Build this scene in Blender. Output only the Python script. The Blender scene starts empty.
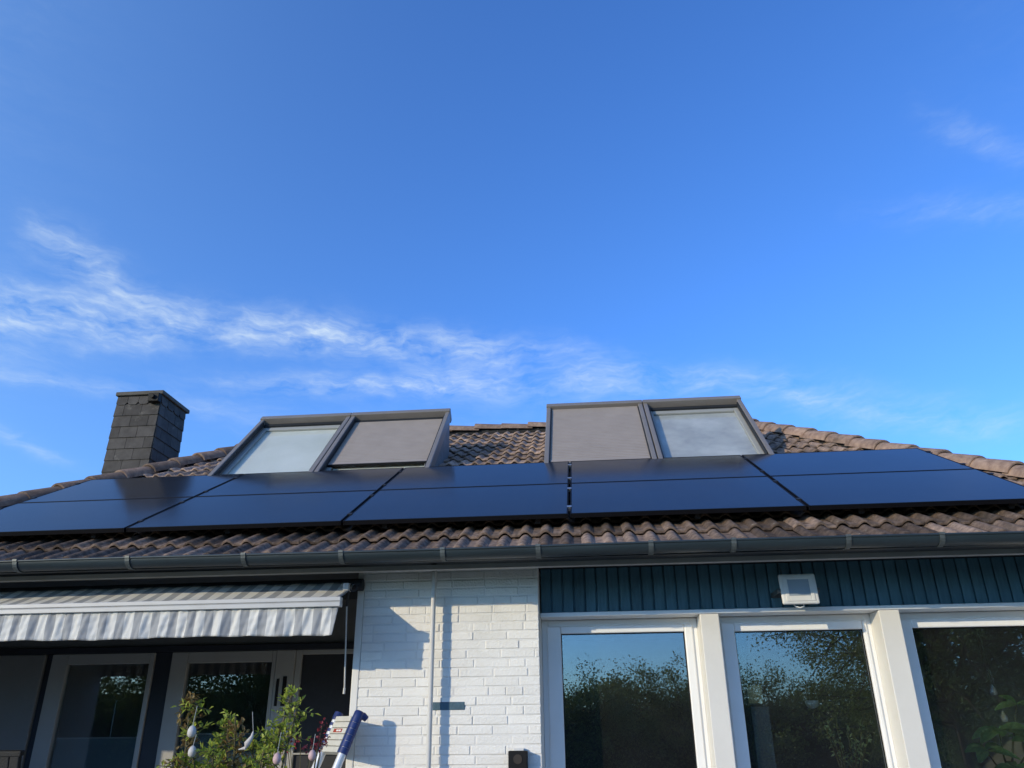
import bpy, bmesh, math, random
from mathutils import Vector, Matrix
random.seed(7)
sc = bpy.context.scene
COL = sc.collection
R = math.radians

# ------------------------------------------------------------------ helpers
LOC = {}

class MB:
    """Collects geometry in world metres and links it as ONE mesh object."""
    def __init__(s):
        s.v, s.f, s.sm, s.tint = [], [], [], []
        s.t = 0.5

    def face(s, pts, smooth=False):
        b = len(s.v)
        s.v += [tuple(p) for p in pts]
        s.tint += [s.t] * len(pts)
        s.f.append(tuple(range(b, b + len(pts))))
        s.sm.append(smooth)

    def mesh(s, verts, faces, smooth=False):
        b = len(s.v)
        s.v += [tuple(p) for p in verts]
        s.tint += [s.t] * len(verts)
        for f in faces:
            s.f.append(tuple(b + i for i in f))
            s.sm.append(smooth)

    def hexa(s, c):
        s.mesh(c, [(0, 3, 2, 1), (4, 5, 6, 7), (0, 1, 5, 4), (1, 2, 6, 5), (2, 3, 7, 6), (3, 0, 4, 7)])

    def box(s, x0, x1, y0, y1, z0, z1, fr=None):
        """box in world axes, or in a frame fr = (origin, u, v, w)"""
        c = [(x0, y0, z0), (x1, y0, z0), (x1, y1, z0), (x0, y1, z0), (x0, y0, z1), (x1, y0, z1), (x1, y1, z1), (x0, y1, z1)]
        if fr:
            o, u, v, w = fr
            c = [o + u * a + v * b + w * d for a, b, d in c]
        s.hexa(c)

    def tube(s, pts, rad, n=8, smooth=True, cap=True):
        pts = [Vector(p) for p in pts]
        if not hasattr(rad, '__len__'):
            rad = [rad] * len(pts)
        vs, fs = [], []
        up = None
        for i, p in enumerate(pts):
            d = (pts[min(i + 1, len(pts) - 1)] - pts[max(i - 1, 0)]).normalized()
            if up is None:
                up = Vector((0, 0, 1)) if abs(d.z) < .9 else Vector((1, 0, 0))
            a = d.cross(up).normalized()
            up = a.cross(d).normalized()
            for k in range(n):
                t = 2 * math.pi * k / n
                vs.append(p + (a * math.cos(t) + up * math.sin(t)) * rad[i])
        for i in range(len(pts) - 1):
            for k in range(n):
                fs.append((i * n + k, i * n + (k + 1) % n, (i + 1) * n + (k + 1) % n, (i + 1) * n + k))
        s.mesh(vs, fs, smooth)
        if cap:
            s.face(vs[:n][::-1]); s.face(vs[-n:])

    def ball(s, c, rx, ry, rz, n=12, m=8):
        vs, fs = [], []
        for j in range(m + 1):
            th = math.pi * j / m
            for k in range(n):
                ph = 2 * math.pi * k / n
                vs.append((c[0] + rx * math.sin(th) * math.cos(ph), c[1] + ry * math.sin(th) * math.sin(ph), c[2] + rz * math.cos(th)))
        for j in range(m):
            for k in range(n):
                fs.append((j * n + k, (j + 1) * n + k, (j + 1) * n + (k + 1) % n, j * n + (k + 1) % n))
        s.mesh(vs, fs, True)

    def build(s, name, mat, parent=None, bevel=0, seg=2, solid=0):
        L = Vector((0, 0, 0))
        if parent is not None:
            L = LOC[parent]
        me = bpy.data.meshes.new(name)
        me.from_pydata([(a - L.x, b - L.y, c - L.z) for a, b, c in s.v], [], s.f)
        me.polygons.foreach_set('use_smooth', s.sm)
        at = me.attributes.new('tint', 'FLOAT', 'POINT')
        at.data.foreach_set('value', s.tint)
        me.materials.append(mat)
        o = bpy.data.objects.new(name, me)
        COL.objects.link(o)
        if parent is not None:
            o.parent = parent
        LOC[o] = L
        if bevel:
            bv = o.modifiers.new('Bevel', 'BEVEL')
            bv.width = bevel; bv.segments = seg; bv.limit_method = 'ANGLE'; bv.angle_limit = R(40)
            bv.harden_normals = False
        if solid:
            so = o.modifiers.new('Solid', 'SOLIDIFY'); so.thickness = solid
        return o

def weld(o, d=1e-4):
    bm = bmesh.new(); bm.from_mesh(o.data)
    bmesh.ops.remove_doubles(bm, verts=bm.verts, dist=d)
    bm.to_mesh(o.data); bm.free()

def tag(o, label=None, cat=None, group=None, kind=None):
    if label: o['label'] = label
    if cat: o['category'] = cat
    if group: o['group'] = group
    if kind: o['kind'] = kind
    return o

def thing(name, loc, label, cat, group=None):
    o = bpy.data.objects.new(name, None)
    COL.objects.link(o)
    o.location = loc
    o.empty_display_size = .2
    LOC[o] = Vector(loc)
    return tag(o, label, cat, group)

# ------------------------------------------------------------------ materials
def new_mat(name):
    m = bpy.data.materials.new(name); m.use_nodes = True
    nt = m.node_tree
    return m, nt, nt.nodes['Principled BSDF']

def N(nt, kind, **k):
    n = nt.nodes.new(kind)
    for a, b in k.items():
        if a in n.inputs: n.inputs[a].default_value = b
        else: setattr(n, a, b)
    return n

def mat(name, col, rough=.6, var=.12, scale=6, bump=0, bscale=60, metal=0, spec=.5, col2=None, tint=0, detail=6, stretch=None):
    """principled surface with a noise-varied base colour, optional bump and per-piece tint"""
    m, nt, b = new_mat(name)
    L = nt.links.new
    tc = N(nt, 'ShaderNodeTexCoord')
    src = tc.outputs['Object']
    if stretch:
        mp = N(nt, 'ShaderNodeMapping'); mp.inputs['Scale'].default_value = stretch
        L(src, mp.inputs['Vector']); src = mp.outputs[0]
    nz = N(nt, 'ShaderNodeTexNoise', Scale=scale, Detail=detail, Roughness=.6)
    L(src, nz.inputs['Vector'])
    rp = N(nt, 'ShaderNodeValToRGB')
    c2 = col2 or [min(1, c * (1 + var)) for c in col]
    c1 = [c * (1 - var) for c in col] if not col2 else col
    rp.color_ramp.elements[0].position = .32; rp.color_ramp.elements[1].position = .68
    rp.color_ramp.elements[0].color = (*c1, 1); rp.color_ramp.elements[1].color = (*c2, 1)
    L(nz.outputs['Fac'], rp.inputs[0])
    out = rp.outputs[0]
    if tint:
        at = N(nt, 'ShaderNodeAttribute', attribute_name='tint')
        mr = N(nt, 'ShaderNodeMapRange'); mr.inputs['To Min'].default_value = 1 - tint; mr.inputs['To Max'].default_value = 1 + tint
        L(at.outputs['Fac'], mr.inputs['Value'])
        mx = N(nt, 'ShaderNodeVectorMath', operation='SCALE')
        L(out, mx.inputs[0]); L(mr.outputs[0], mx.inputs['Scale'])
        out = mx.outputs[0]
    L(out, b.inputs['Base Color'])
    b.inputs['Roughness'].default_value = rough
    b.inputs['Metallic'].default_value = metal
    b.inputs['Specular IOR Level'].default_value = spec
    if bump:
        n2 = N(nt, 'ShaderNodeTexNoise', Scale=bscale, Detail=5)
        L(src, n2.inputs['Vector'])
        bp = N(nt, 'ShaderNodeBump', Strength=bump, Distance=.01)
        L(n2.outputs['Fac'], bp.inputs['Height']); L(bp.outputs[0], b.inputs['Normal'])
    return m

def glass_mat(name, base, grazing, tint=(.9, .93, .92), rough=0.0, dust=.012):
    """window pane: a see-through sheet with a mirror coat that grows towards grazing angles"""
    m, nt, b = new_mat(name)
    nt.nodes.remove(b)
    L = nt.links.new
    out = nt.nodes['Material Output']
    tr = N(nt, 'ShaderNodeBsdfTransparent'); tr.inputs[0].default_value = (*tint, 1)
    gl = N(nt, 'ShaderNodeBsdfGlossy', Roughness=rough); gl.inputs[0].default_value = (.95, .97, 1, 1)
    lw = N(nt, 'ShaderNodeLayerWeight', Blend=.35)
    mr = N(nt, 'ShaderNodeMapRange'); mr.inputs['To Min'].default_value = base; mr.inputs['To Max'].default_value = grazing
    L(lw.outputs['Fresnel'], mr.inputs['Value'])
    tc = N(nt, 'ShaderNodeTexCoord'); nz = N(nt, 'ShaderNodeTexNoise', Scale=1.3, Detail=1)
    bp = N(nt, 'ShaderNodeBump', Strength=.003, Distance=.02)
    L(tc.outputs['Object'], nz.inputs['Vector']); L(nz.outputs['Fac'], bp.inputs['Height']); L(bp.outputs[0], gl.inputs['Normal'])
    mx = N(nt, 'ShaderNodeMixShader')
    L(mr.outputs[0], mx.inputs[0]); L(tr.outputs[0], mx.inputs[1]); L(gl.outputs[0], mx.inputs[2])
    df = N(nt, 'ShaderNodeBsdfDiffuse'); df.inputs[0].default_value = (.6, .6, .6, 1)      # thin film of dust
    n2 = N(nt, 'ShaderNodeTexNoise', Scale=5, Detail=7); L(tc.outputs['Object'], n2.inputs['Vector'])
    m2 = N(nt, 'ShaderNodeMapRange'); m2.inputs['To Min'].default_value = dust * .4; m2.inputs['To Max'].default_value = dust * 1.6; L(n2.outputs['Fac'], m2.inputs['Value'])
    m3 = N(nt, 'ShaderNodeMixShader'); L(m2.outputs[0], m3.inputs[0]); L(mx.outputs[0], m3.inputs[1]); L(df.outputs[0], m3.inputs[2])
    L(m3.outputs[0], out.inputs[0])
    return m

def leaf_mat(name, c1, c2, trans=.35, rough=.5):
    m, nt, b = new_mat(name)
    L = nt.links.new
    at = N(nt, 'ShaderNodeAttribute', attribute_name='tint')
    rp = N(nt, 'ShaderNodeValToRGB')
    rp.color_ramp.elements[0].color = (*c1, 1); rp.color_ramp.elements[1].color = (*c2, 1)
    L(at.outputs['Fac'], rp.inputs[0]); L(rp.outputs[0], b.inputs['Base Color'])
    b.inputs['Roughness'].default_value = rough
    tl = N(nt, 'ShaderNodeBsdfTranslucent'); L(rp.outputs[0], tl.inputs[0])
    mx = N(nt, 'ShaderNodeMixShader'); mx.inputs[0].default_value = trans
    L(b.outputs[0], mx.inputs[1]); L(tl.outputs[0], mx.inputs[2]); L(mx.outputs[0], nt.nodes['Material Output'].inputs[0])
    return m

def stripe_mat(name, ca, cb, period, rough=.85):
    """woven awning cloth striped along x"""
    m, nt, b = new_mat(name)
    L = nt.links.new
    tc = N(nt, 'ShaderNodeTexCoord'); sx = N(nt, 'ShaderNodeSeparateXYZ')
    L(tc.outputs['Object'], sx.inputs[0])
    a = N(nt, 'ShaderNodeMath', operation='DIVIDE'); a.inputs[1].default_value = period
    L(sx.outputs['X'], a.inputs[0])
    f = N(nt, 'ShaderNodeMath', operation='FRACT'); L(a.outputs[0], f.inputs[0])
    rp = N(nt, 'ShaderNodeValToRGB'); rp.color_ramp.interpolation = 'LINEAR'
    e = rp.color_ramp.elements
    e[0].position = 0; e[0].color = (*ca, 1); e[1].position = .5; e[1].color = (*ca, 1)
    for p, c in ((.53, cb), (.97, cb), (1.0, ca)):
        k = e.new(p); k.color = (*c, 1)
    L(f.outputs[0], rp.inputs[0])
    nz = N(nt, 'ShaderNodeTexNoise', Scale=9, Detail=6); L(tc.outputs['Object'], nz.inputs['Vector'])
    mr = N(nt, 'ShaderNodeMapRange'); mr.inputs['To Min'].default_value = .8; mr.inputs['To Max'].default_value = 1.1
    L(nz.outputs['Fac'], mr.inputs['Value'])
    mx = N(nt, 'ShaderNodeVectorMath', operation='SCALE'); L(rp.outputs[0], mx.inputs[0]); L(mr.outputs[0], mx.inputs['Scale'])
    L(mx.outputs[0], b.inputs['Base Color'])
    b.inputs['Roughness'].default_value = rough
    tl = N(nt, 'ShaderNodeBsdfTranslucent'); L(mx.outputs[0], tl.inputs[0])
    ms = N(nt, 'ShaderNodeMixShader'); ms.inputs[0].default_value = .2
    L(b.outputs[0], ms.inputs[1]); L(tl.outputs[0], ms.inputs[2]); L(ms.outputs[0], nt.nodes['Material Output'].inputs[0])
    return m

def solar_mat():
    """all-black module glass with a very faint cell grid"""
    m, nt, b = new_mat('solar_glass')
    L = nt.links.new
    tc = N(nt, 'ShaderNodeTexCoord')
    br = N(nt, 'ShaderNodeTexBrick', Scale=1.0); br.offset = 0; br.squash = 1
    br.inputs['Color1'].default_value = (.017, .018, .023, 1); br.inputs['Color2'].default_value = (.018, .020, .026, 1)
    br.inputs['Mortar'].default_value = (.006, .008, .014, 1)
    br.inputs['Brick Width'].default_value = .182; br.inputs['Row Height'].default_value = .091; br.inputs['Mortar Size'].default_value = .0016
    L(tc.outputs['Object'], br.inputs['Vector'])
    nz = N(nt, 'ShaderNodeTexNoise', Scale=2.2, Detail=4); L(tc.outputs['Object'], nz.inputs['Vector'])
    mr = N(nt, 'ShaderNodeMapRange'); mr.inputs['To Min'].default_value = .08; mr.inputs['To Max'].default_value = .20
    L(nz.outputs['Fac'], mr.inputs['Value']); L(mr.outputs[0], b.inputs['Roughness'])
    L(br.outputs['Color'], b.inputs['Base Color'])
    b.inputs['IOR'].default_value = 1.255
    return m

M = {}
M['white_brick'] = mat('painted_brick', (.76, .74, .69), .7, .06, 2.2, .5, 70, col2=(.84, .82, .77), tint=.045, detail=9)
M['mortar'] = mat('painted_mortar', (.73, .715, .68), .8, .08, 8, .3, 60)
M['accent'] = mat('teal_painted_brick', (.045, .10, .14), .5, .15, 12, .3, 80)
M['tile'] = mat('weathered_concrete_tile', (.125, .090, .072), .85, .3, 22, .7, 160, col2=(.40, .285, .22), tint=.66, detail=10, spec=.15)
M['ridge'] = mat('concrete_ridge_tile', (.17, .11, .085), .85, .3, 14, .6, 120, col2=(.34, .235, .175), tint=.45, detail=9, spec=.35)
M['underlay'] = mat('roof_underlay', (.02, .02, .022), .9, .2)
M['white_pvc'] = mat('white_window_plastic', (.83, .83, .82), .32, .03, 3)
M['white_post'] = mat('white_painted_post', (.73, .71, .66), .5, .04, 2.5, .08, 40)
M['grey_pvc'] = mat('grey_white_door_plastic', (.33, .325, .31), .45, .05, 3)
M['teal'] = mat('teal_stained_board', (.045, .118, .16), .6, .35, 5, .4, 30, col2=(.070, .165, .215), tint=.13, stretch=(9, 9, 1))
M['zinc'] = mat('aged_zinc', (.026, .040, .048), .45, .2, 3, .1, 30, metal=.2, stretch=(.4, 3, 3))
M['zinc_br'] = mat('zinc_bracket', (.085, .10, .10), .5, .25, 20, .1, 40, metal=.2)
M['soffit'] = mat('grey_soffit_board', (.13, .14, .15), .6, .1, 4)
M['soffit_trim'] = mat('light_soffit_trim', (.34, .34, .33), .6, .1, 4)
M['fascia'] = mat('dark_fascia_board', (.014, .020, .026), .6, .2, 4)
M['slate'] = mat('chimney_slate', (.047, .043, .041), .7, .25, 9, .3, 60, col2=(.076, .070, .066), spec=.15, tint=.20, detail=8)
M['slate_cap'] = mat('chimney_cap_concrete', (.075, .068, .058), .8, .25, 9, .3, 60)
M['panel_frame'] = mat('black_panel_frame', (.004, .004, .006), .6, .1, spec=.15)
M['alu'] = mat('aluminium', (.62, .63, .64), .32, .08, 8, metal=.85)
M['rail'] = mat('rack_aluminium', (.02, .02, .022), .6, .1, 8, metal=.2)
M['solar'] = solar_mat()
M['sky_frame'] = mat('grey_brown_coated_metal', (.185, .165, .15), .42, .06, 5)
M['shutter'] = mat('taupe_shutter_slats', (.30, .25, .21), .55, .06, 5)
M['cheek'] = mat('lead_grey_flashing', (.15, .16, .17), .55, .2, 7)
M['blind'] = mat('pale_blind_cloth', (.60, .60, .53), .8, .12, 1.6, col2=(.74, .73, .67), detail=5)
M['blind2'] = mat('grey_blind_cloth', (.38, .38, .37), .8, .2, 3.2, col2=(.60, .59, .57), detail=7)
M['sash_in'] = mat('pale_sash_paint', (.30, .30, .28), .5, .05, 4)
M['glass'] = glass_mat('window_glass', .11, .8)
M['glass_dim'] = glass_mat('terrace_door_glass', .04, .5, (.75, .8, .82))
M['glass_sky'] = glass_mat('skylight_glass', .02, .14, (.95, .96, .95))
M['stripe'] = stripe_mat('striped_awning_cloth', (.78, .77, .73), (.40, .41, .42), .128)
M['awn_alu'] = mat('white_awning_metal', (.46, .46, .45), .45, .06, 4)
M['dark_metal'] = mat('dark_grey_metal', (.02, .023, .027), .6, .2, 8, spec=.25)
M['white_plastic'] = mat('white_plastic', (.70, .70, .68), .4, .05, 6)
M['lens'] = mat('led_lens', (.30, .36, .42), .3, .05, 6)
M['black_plastic'] = mat('black_plastic', (.009, .009, .010), .6, .2, 10, spec=.2)
M['pipe'] = mat('grey_painted_pipe', (.58, .57, .54), .45, .08, 7)
M['blue_plastic'] = mat('blue_ladder_plastic', (.014, .032, .14), .45, .1, 10)
M['ladder_alu'] = mat('ladder_aluminium', (.72, .73, .74), .35, .05, 8, metal=.35)
M['cream'] = mat('cream_rung_plastic', (.56, .55, .49), .5, .1, 10)
M['red_label'] = mat('red_sticker', (.35, .05, .03), .5, .1, 20)
M['ink'] = mat('dark_print', (.02, .025, .06), .5, .1, 20)
M['dark_wall'] = mat('dark_navy_paint', (.010, .013, .022), .6, .2, 4)
M['grey_wall'] = mat('grey_render', (.13, .13, .13), .85, .08, 5, .2, 70)
M['pale_wall'] = mat('pale_render', (.20, .20, .195), .85, .05, 3, .2, 70)
M['screen'] = mat('dark_fly_screen', (.022, .024, .030), .8, .1, 30)
M['film'] = mat('mirrored_band', (.13, .17, .17), .7, .06, 3)
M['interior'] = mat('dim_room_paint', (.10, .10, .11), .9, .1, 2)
M['stucco'] = mat('white_side_render', (.60, .60, .58), .85, .06, 3, .2, 60)
M['bark'] = mat('tree_bark', (.07, .05, .035), .9, .35, 10, .6, 30, stretch=(4, 4, 1))
M['stem'] = mat('rose_stem', (.09, .08, .035), .7, .3, 15)
M['leaf_tree'] = leaf_mat('tree_leaves', (.09, .14, .04), (.28, .34, .10), .45)
M['leaf_hedge'] = leaf_mat('hedge_leaves', (.10, .14, .045), (.31, .36, .13), .45)
M['leaf_rose'] = leaf_mat('bush_leaves', (.16, .24, .03), (.58, .62, .10), .45)
M['leaf_red'] = leaf_mat('young_bronze_leaves', (.16, .09, .03), (.36, .26, .09), .35)
M['petal'] = leaf_mat('red_petals', (.16, .012, .02), (.30, .04, .05), .25)
M['leaf_house'] = leaf_mat('houseplant_leaves', (.13, .32, .09), (.30, .52, .18), .3, .35)
M['leaf_succ'] = leaf_mat('succulent_leaves', (.2, .3, .13), (.45, .55, .28), .2)
M['egg_white'] = mat('egg_shell_white', (.48, .46, .44), .6, .15, 25)
M['egg_pink'] = mat('egg_shell_pink', (.50, .34, .34), .6, .15, 25)
M['wicker'] = mat('dark_wicker', (.012, .013, .015), .7, .3, 60, .5, 120)
M['gold'] = mat('golden_picture', (.48, .30, .09), .6, .4, 40, col2=(.88, .66, .28), detail=8)
M['frame_dark'] = mat('dark_wood_frame', (.03, .02, .012), .5, .2, 12)
M['paper'] = mat('pale_cardboard', (.17, .19, .18), .8, .06, 6)
M['ceramic'] = mat('white_ceramic', (.60, .62, .62), .3, .04, 6)
M['pot'] = mat('clay_pot', (.25, .11, .06), .8, .2, 12)
M['string'] = mat('pale_string', (.35, .36, .34), .8, .1, 20)
M['paving'] = mat('concrete_paving', (.36, .345, .31), .85, .15, 3, .3, 40)
M['grass'] = mat('garden_lawn', (.035, .06, .015), .9, .3, 14, .8, 120, col2=(.07, .10, .03))
M['soil'] = mat('bed_soil', (.05, .035, .025), .95, .3, 14, .8, 60)

def weather(m, scale, lo, hi, col, amt, name2=None):
    nt = m.node_tree; L = nt.links.new; b = nt.nodes['Principled BSDF']
    src = b.inputs['Base Color'].links[0].from_socket
    tc = N(nt, 'ShaderNodeTexCoord')
    nz = N(nt, 'ShaderNodeTexNoise', Scale=scale, Detail=9, Roughness=.7); L(tc.outputs['Object'], nz.inputs['Vector'])
    mr = N(nt, 'ShaderNodeMapRange'); mr.inputs['From Min'].default_value = lo; mr.inputs['From Max'].default_value = hi; mr.inputs['To Max'].default_value = amt
    L(nz.outputs['Fac'], mr.inputs['Value'])
    mx = N(nt, 'ShaderNodeMixRGB'); mx.inputs[2].default_value = (*col, 1)
    L(mr.outputs[0], mx.inputs[0]); L(src, mx.inputs[1]); L(mx.outputs[0], b.inputs['Base Color'])
for k in ('tile', 'ridge'):
    weather(M[k], 34, .60, .70, (.46, .42, .34), .55)          # pale lichen
    weather(M[k], 3.1, .52, .72, (.035, .032, .024), .6)       # dark moss and soot
weather(M['white_brick'], 1.9, .55, .8, (.42, .42, .38), .35)
weather(M['white_brick'], 28, .66, .74, (.50, .47, .42), .5)
weather(M['slate'], 7, .60, .72, (.24, .22, .19), .5)
weather(M['white_post'], 2.4, .55, .8, (.52, .51, .47), .3)

# ------------------------------------------------------------------ key planes (metres; camera at x=0, y=0; y runs into the house)
PR = R(28.06)                        # roof pitch
SY, SZ = math.cos(PR), math.sin(PR)
EYE = 1.55
K_TILE, K_PANEL = -1.535, -1.395
def roof_pt(x, y, k=K_TILE):         # a point of the plane that lies k off the eye along the roof's normal
    return Vector((x, y, EYE + (k + SZ * y) / SY))
S_AX = Vector((0, SY, SZ)); N_AX = Vector((0, -SZ, SY)); X_AX = Vector((1, 0, 0))
EAVE_Y, RIDGE_Y = 5.28, 10.65
def hip_l(y): return -4.773 + .40 * (y - 9.267)
def hip_r(y): return 3.28 - .45 * (y - 8.0)
WALL_Y, PILLAR_Y, WIN_Y, CLAD_Y, REC_Y = 5.8, 6.0, 6.2, 6.02, 7.3
XL, XR = -6.0, 4.1
BACK_Y = 15.6

# ------------------------------------------------------------------ setting
g = MB()
g.mesh([(-300, -300, 0), (300, -300, 0), (300, 300, 0), (-300, 300, 0)], [(0, 1, 2, 3)])
tag(g.build('ground', M['grass']), kind='structure')
g = MB(); g.box(-7.5, 6, 2.2, 7.28, -.1, .05)
tag(g.build('terrace_pavement', M['paving'], bevel=.01), kind='structure')

# ------------------------------------------------------------------ house
house = thing('house', (0, WALL_Y, 0), 'low house with white brick, teal boarding, striped awning side and a brown tiled hip roof', 'house')

# brick panel: single bricks laid in an irregular bond
def brick_panel(x0, x1, z0, z1, y):
    b = MB(); z = z0; ch = .0625; row = 0
    rnd = random.Random(3)
    while z < z1 - .01:
        x = x0 - rnd.uniform(0, .2)
        while x < x1:
            w = rnd.choice([.24, .24, .24, .24, .24, .115])
            a, c = max(x, x0), min(x + w, x1)
            if c - a > .02:
                dy = rnd.uniform(-.0025, .0025); t = rnd.uniform(-.0018, .0018); e = .0035
                b.t = rnd.random()
                hz = min(z + .052, z1)
                f0, f1 = y + dy - t, y + dy + t
                yb = y + .03
                # chamfered front face
                vs = [(a, yb, z), (c, yb, z), (c, yb, hz), (a, yb, hz),
                      (a, f0 + e, z), (c, f1 + e, z), (c, f1 + e, hz), (a, f0 + e, hz),
                      (a + e, f0, z + e), (c - e, f1, z + e), (c - e, f1, hz - e), (a + e, f0, hz - e)]
                b.mesh(vs, [(8, 9, 10, 11), (4, 5, 9, 8), (5, 6, 10, 9), (6, 7, 11, 10), (7, 4, 8, 11), (0, 1, 5, 4), (1, 2, 6, 5), (2, 3, 7, 6), (3, 0, 4, 7)])
            x += w + .0075
        z += ch; row += 1
    return b
BX0, BX1 = -1.64, -.335
brick_panel(BX0, BX1, .05, 2.63, WALL_Y).build('brick_wall', M['white_brick'], house)
b = MB(); b.box(BX0 + .001, BX1 - .001, WALL_Y + .0042, REC_Y + .3, .05, 2.64)
b.build('wall_core', M['mortar'], house)
b = MB(); b.box(BX0 - .055, BX0 - .002, WALL_Y - .004, WALL_Y + .12, .05, 2.62)
b.build('corner_trim', M['white_post'], house, bevel=.006)
b = MB(); b.box(-1.118, -.868, WALL_Y - .0045, WALL_Y + .02, 1.645, 1.698)
o = b.build('accent_brick', M['accent'], house, bevel=.003); o['label'] = 'single brick painted teal'

# teal boarding above the windows
b = MB(); x = BX1 + .004; rnd = random.Random(5)
while x < XR:
    w = .0855
    b.t = rnd.random()
    b.box(x + .006, x + w - .006, CLAD_Y + rnd.uniform(-.003, .003), CLAD_Y + .025, 2.3145, 2.644)
    b.box(x + w - .006, x + w + .006, CLAD_Y + .016, CLAD_Y + .03, 2.3145, 2.644)
    x += w
b.build('cladding', M['teal'], house, bevel=.004)
b = MB(); b.box(BX1 + .002, XR, 5.99, WIN_Y + .08, 2.284, 2.314)
b.build('casing_board', M['white_pvc'], house, bevel=.004)

# pillars between the windows
for x0, x1 in ((.848, .986), (2.127, 2.272), (3.41, 3.55)):
    b = MB(); b.box(x0, x1, PILLAR_Y, WIN_Y + .14, .05, 2.2835)
    b.build('post', M['white_post'], house, bevel=.006)

# big windows
def window(x0, x1, z0, z1, y, gx0, gx1, gz1, gl, sash_m=M['white_pvc'], bead=True):
    f = MB()
    gz0 = z0 + .14
    fo, si = .05, .03
    # outer frame
    f.box(x0, x0 + fo, y, y + .07, z0, z1); f.box(x1 - fo, x1, y, y + .07, z0, z1)
    f.box(x0 + fo, x1 - fo, y + .001, y + .07, z1 - .052, z1); f.box(x0 + fo, x1 - fo, y + .001, y + .07, z0, z0 + fo)
    w = f.build('window', sash_m, house, bevel=.004)
    s = MB()
    a, c, t = x0 + fo - .012, x1 - fo + .012, z1 - .045
    s.box(a, gx0, y - .016, y + .06, z0 + fo - .01, t); s.box(gx1, c, y - .016, y + .06, z0 + fo - .01, t)
    s.box(gx0, gx1, y - .015, y + .06, gz1, t); s.box(gx0, gx1, y - .015, y + .06, z0 + fo - .01, gz0)
    s.build('sash', sash_m, w, bevel=.008)
    p = MB(); p.box(gx0 - .008, gx1 + .008, y + .020, y + .034, gz0 - .008, gz1 + .008)
    p.build('pane', gl, w)
    k = MB()
    for q in ((gx0, gx0 + .006, gz0, gz1), (gx1 - .006, gx1, gz0, gz1)):
        k.box(q[0], q[1], y + .008, y + .0195, q[2], q[3])
    k.box(gx0 + .006, gx1 - .006, y + .008, y + .0195, gz1 - .006, gz1); k.box(gx0 + .006, gx1 - .006, y + .008, y + .0195, gz0, gz0 + .006)
    k.build('seal', M['black_plastic'], w)
    return w
window(-.335, .848, .55, 2.281, WIN_Y, -.188, .748, 2.181, M['glass'])
window(.986, 2.127, .55, 2.281, WIN_Y, 1.120, 2.058, 2.173, M['glass'])
window(2.272, 3.41, .55, 2.281, WIN_Y, 2.412, 3.28, 2.173, M['glass'])
b = MB(); b.box(BX1 + .002, XR, WIN_Y + .002, WIN_Y + .15, .05, .55)
b.build('sill_wall', M['stucco'], house)
b = MB(); b.box(3.55, XR, WIN_Y - .1, WIN_Y + .14, .05, 2.2815)
b.build('end_wall', M['stucco'], house)

# shell of the house behind
for q in ((XL, XL + .2, REC_Y - 2.0, BACK_Y - .6), (XR - .2, XR, WIN_Y + .15, BACK_Y - .6), (XL + .2, XR - .2, BACK_Y - .8, BACK_Y - .6)):  # left wall runs further forward, unseen, added to keep sun off the recess
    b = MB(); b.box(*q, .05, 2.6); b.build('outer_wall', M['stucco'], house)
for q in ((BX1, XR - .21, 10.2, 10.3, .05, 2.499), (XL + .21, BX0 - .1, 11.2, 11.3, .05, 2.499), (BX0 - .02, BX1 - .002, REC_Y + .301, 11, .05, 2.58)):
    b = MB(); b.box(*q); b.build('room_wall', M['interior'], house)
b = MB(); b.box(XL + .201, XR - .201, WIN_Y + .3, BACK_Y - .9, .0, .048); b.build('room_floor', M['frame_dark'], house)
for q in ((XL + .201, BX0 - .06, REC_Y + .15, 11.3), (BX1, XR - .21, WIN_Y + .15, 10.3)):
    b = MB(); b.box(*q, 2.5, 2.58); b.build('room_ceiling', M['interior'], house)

# recessed terrace front
b = MB(); b.box(XL, BX0, REC_Y + .002, REC_Y + .14, 2.255, 2.66)
b.build('lintel_wall', M['grey_wall'], house)
b = MB(); b.box(XL, BX0, REC_Y - .03, REC_Y + .12, 2.2, 2.254)
b.build('door_header', M['dark_wall'], house, bevel=.004)
for x0, x1 in ((-5.112, -5.048), (-4.03, -3.866)):
    b = MB(); b.box(x0, x1, REC_Y + .01, REC_Y + .14, .05, 2.2); b.build('door_surround', M['dark_wall'], house, bevel=.004)
b = MB(); b.box(XL, -5.114, REC_Y - .02, REC_Y + .14, .05, 2.199)
b.build('wall_panel', M['pale_wall'], house, bevel=.01)

def terrace_door(x0, x1, z1, gx0, gx1, gz1, mid):
    f = MB()
    f.box(x0, gx0, REC_Y - .01, REC_Y + .07, .06, z1); f.box(gx1, x1, REC_Y - .01, REC_Y + .07, .06, z1)
    f.box(gx0, gx1, REC_Y - .009, REC_Y + .07, gz1, z1); f.box(gx0, gx1, REC_Y - .009, REC_Y + .07, .06, .2)
    d = f.build('terrace_door', M['grey_pvc'], house, bevel=.006)
    p = MB(); p.box(gx0 - .004, gx1 + .004, REC_Y + .025, REC_Y + .04, .196, gz1 + .004); p.build('pane', M['glass_dim'], d)
    q = MB(); q.box(gx0 + .01, gx1 - .01, REC_Y + .052, REC_Y + .056, .21, mid - .006); q.build('mirrored_band', M['film'], d)  # pale sheet painted in for a band mirrored in the lower pane
    q = MB(); q.box(gx0 + .01, gx1 - .01, REC_Y + .045, REC_Y + .058, mid - .006, mid + .006); q.build('band_rail', M['grey_pvc'], d)
terrace_door(-5.046, -4.032, 2.198, -4.885, -4.078, 2.104, 1.472)
terrace_door(-3.864, -2.852, 2.198, -3.705, -2.893, 2.100, 1.497)
b = MB(); b.box(-2.850, -2.672, REC_Y - .02, REC_Y + .1, .05, 2.199)
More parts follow.
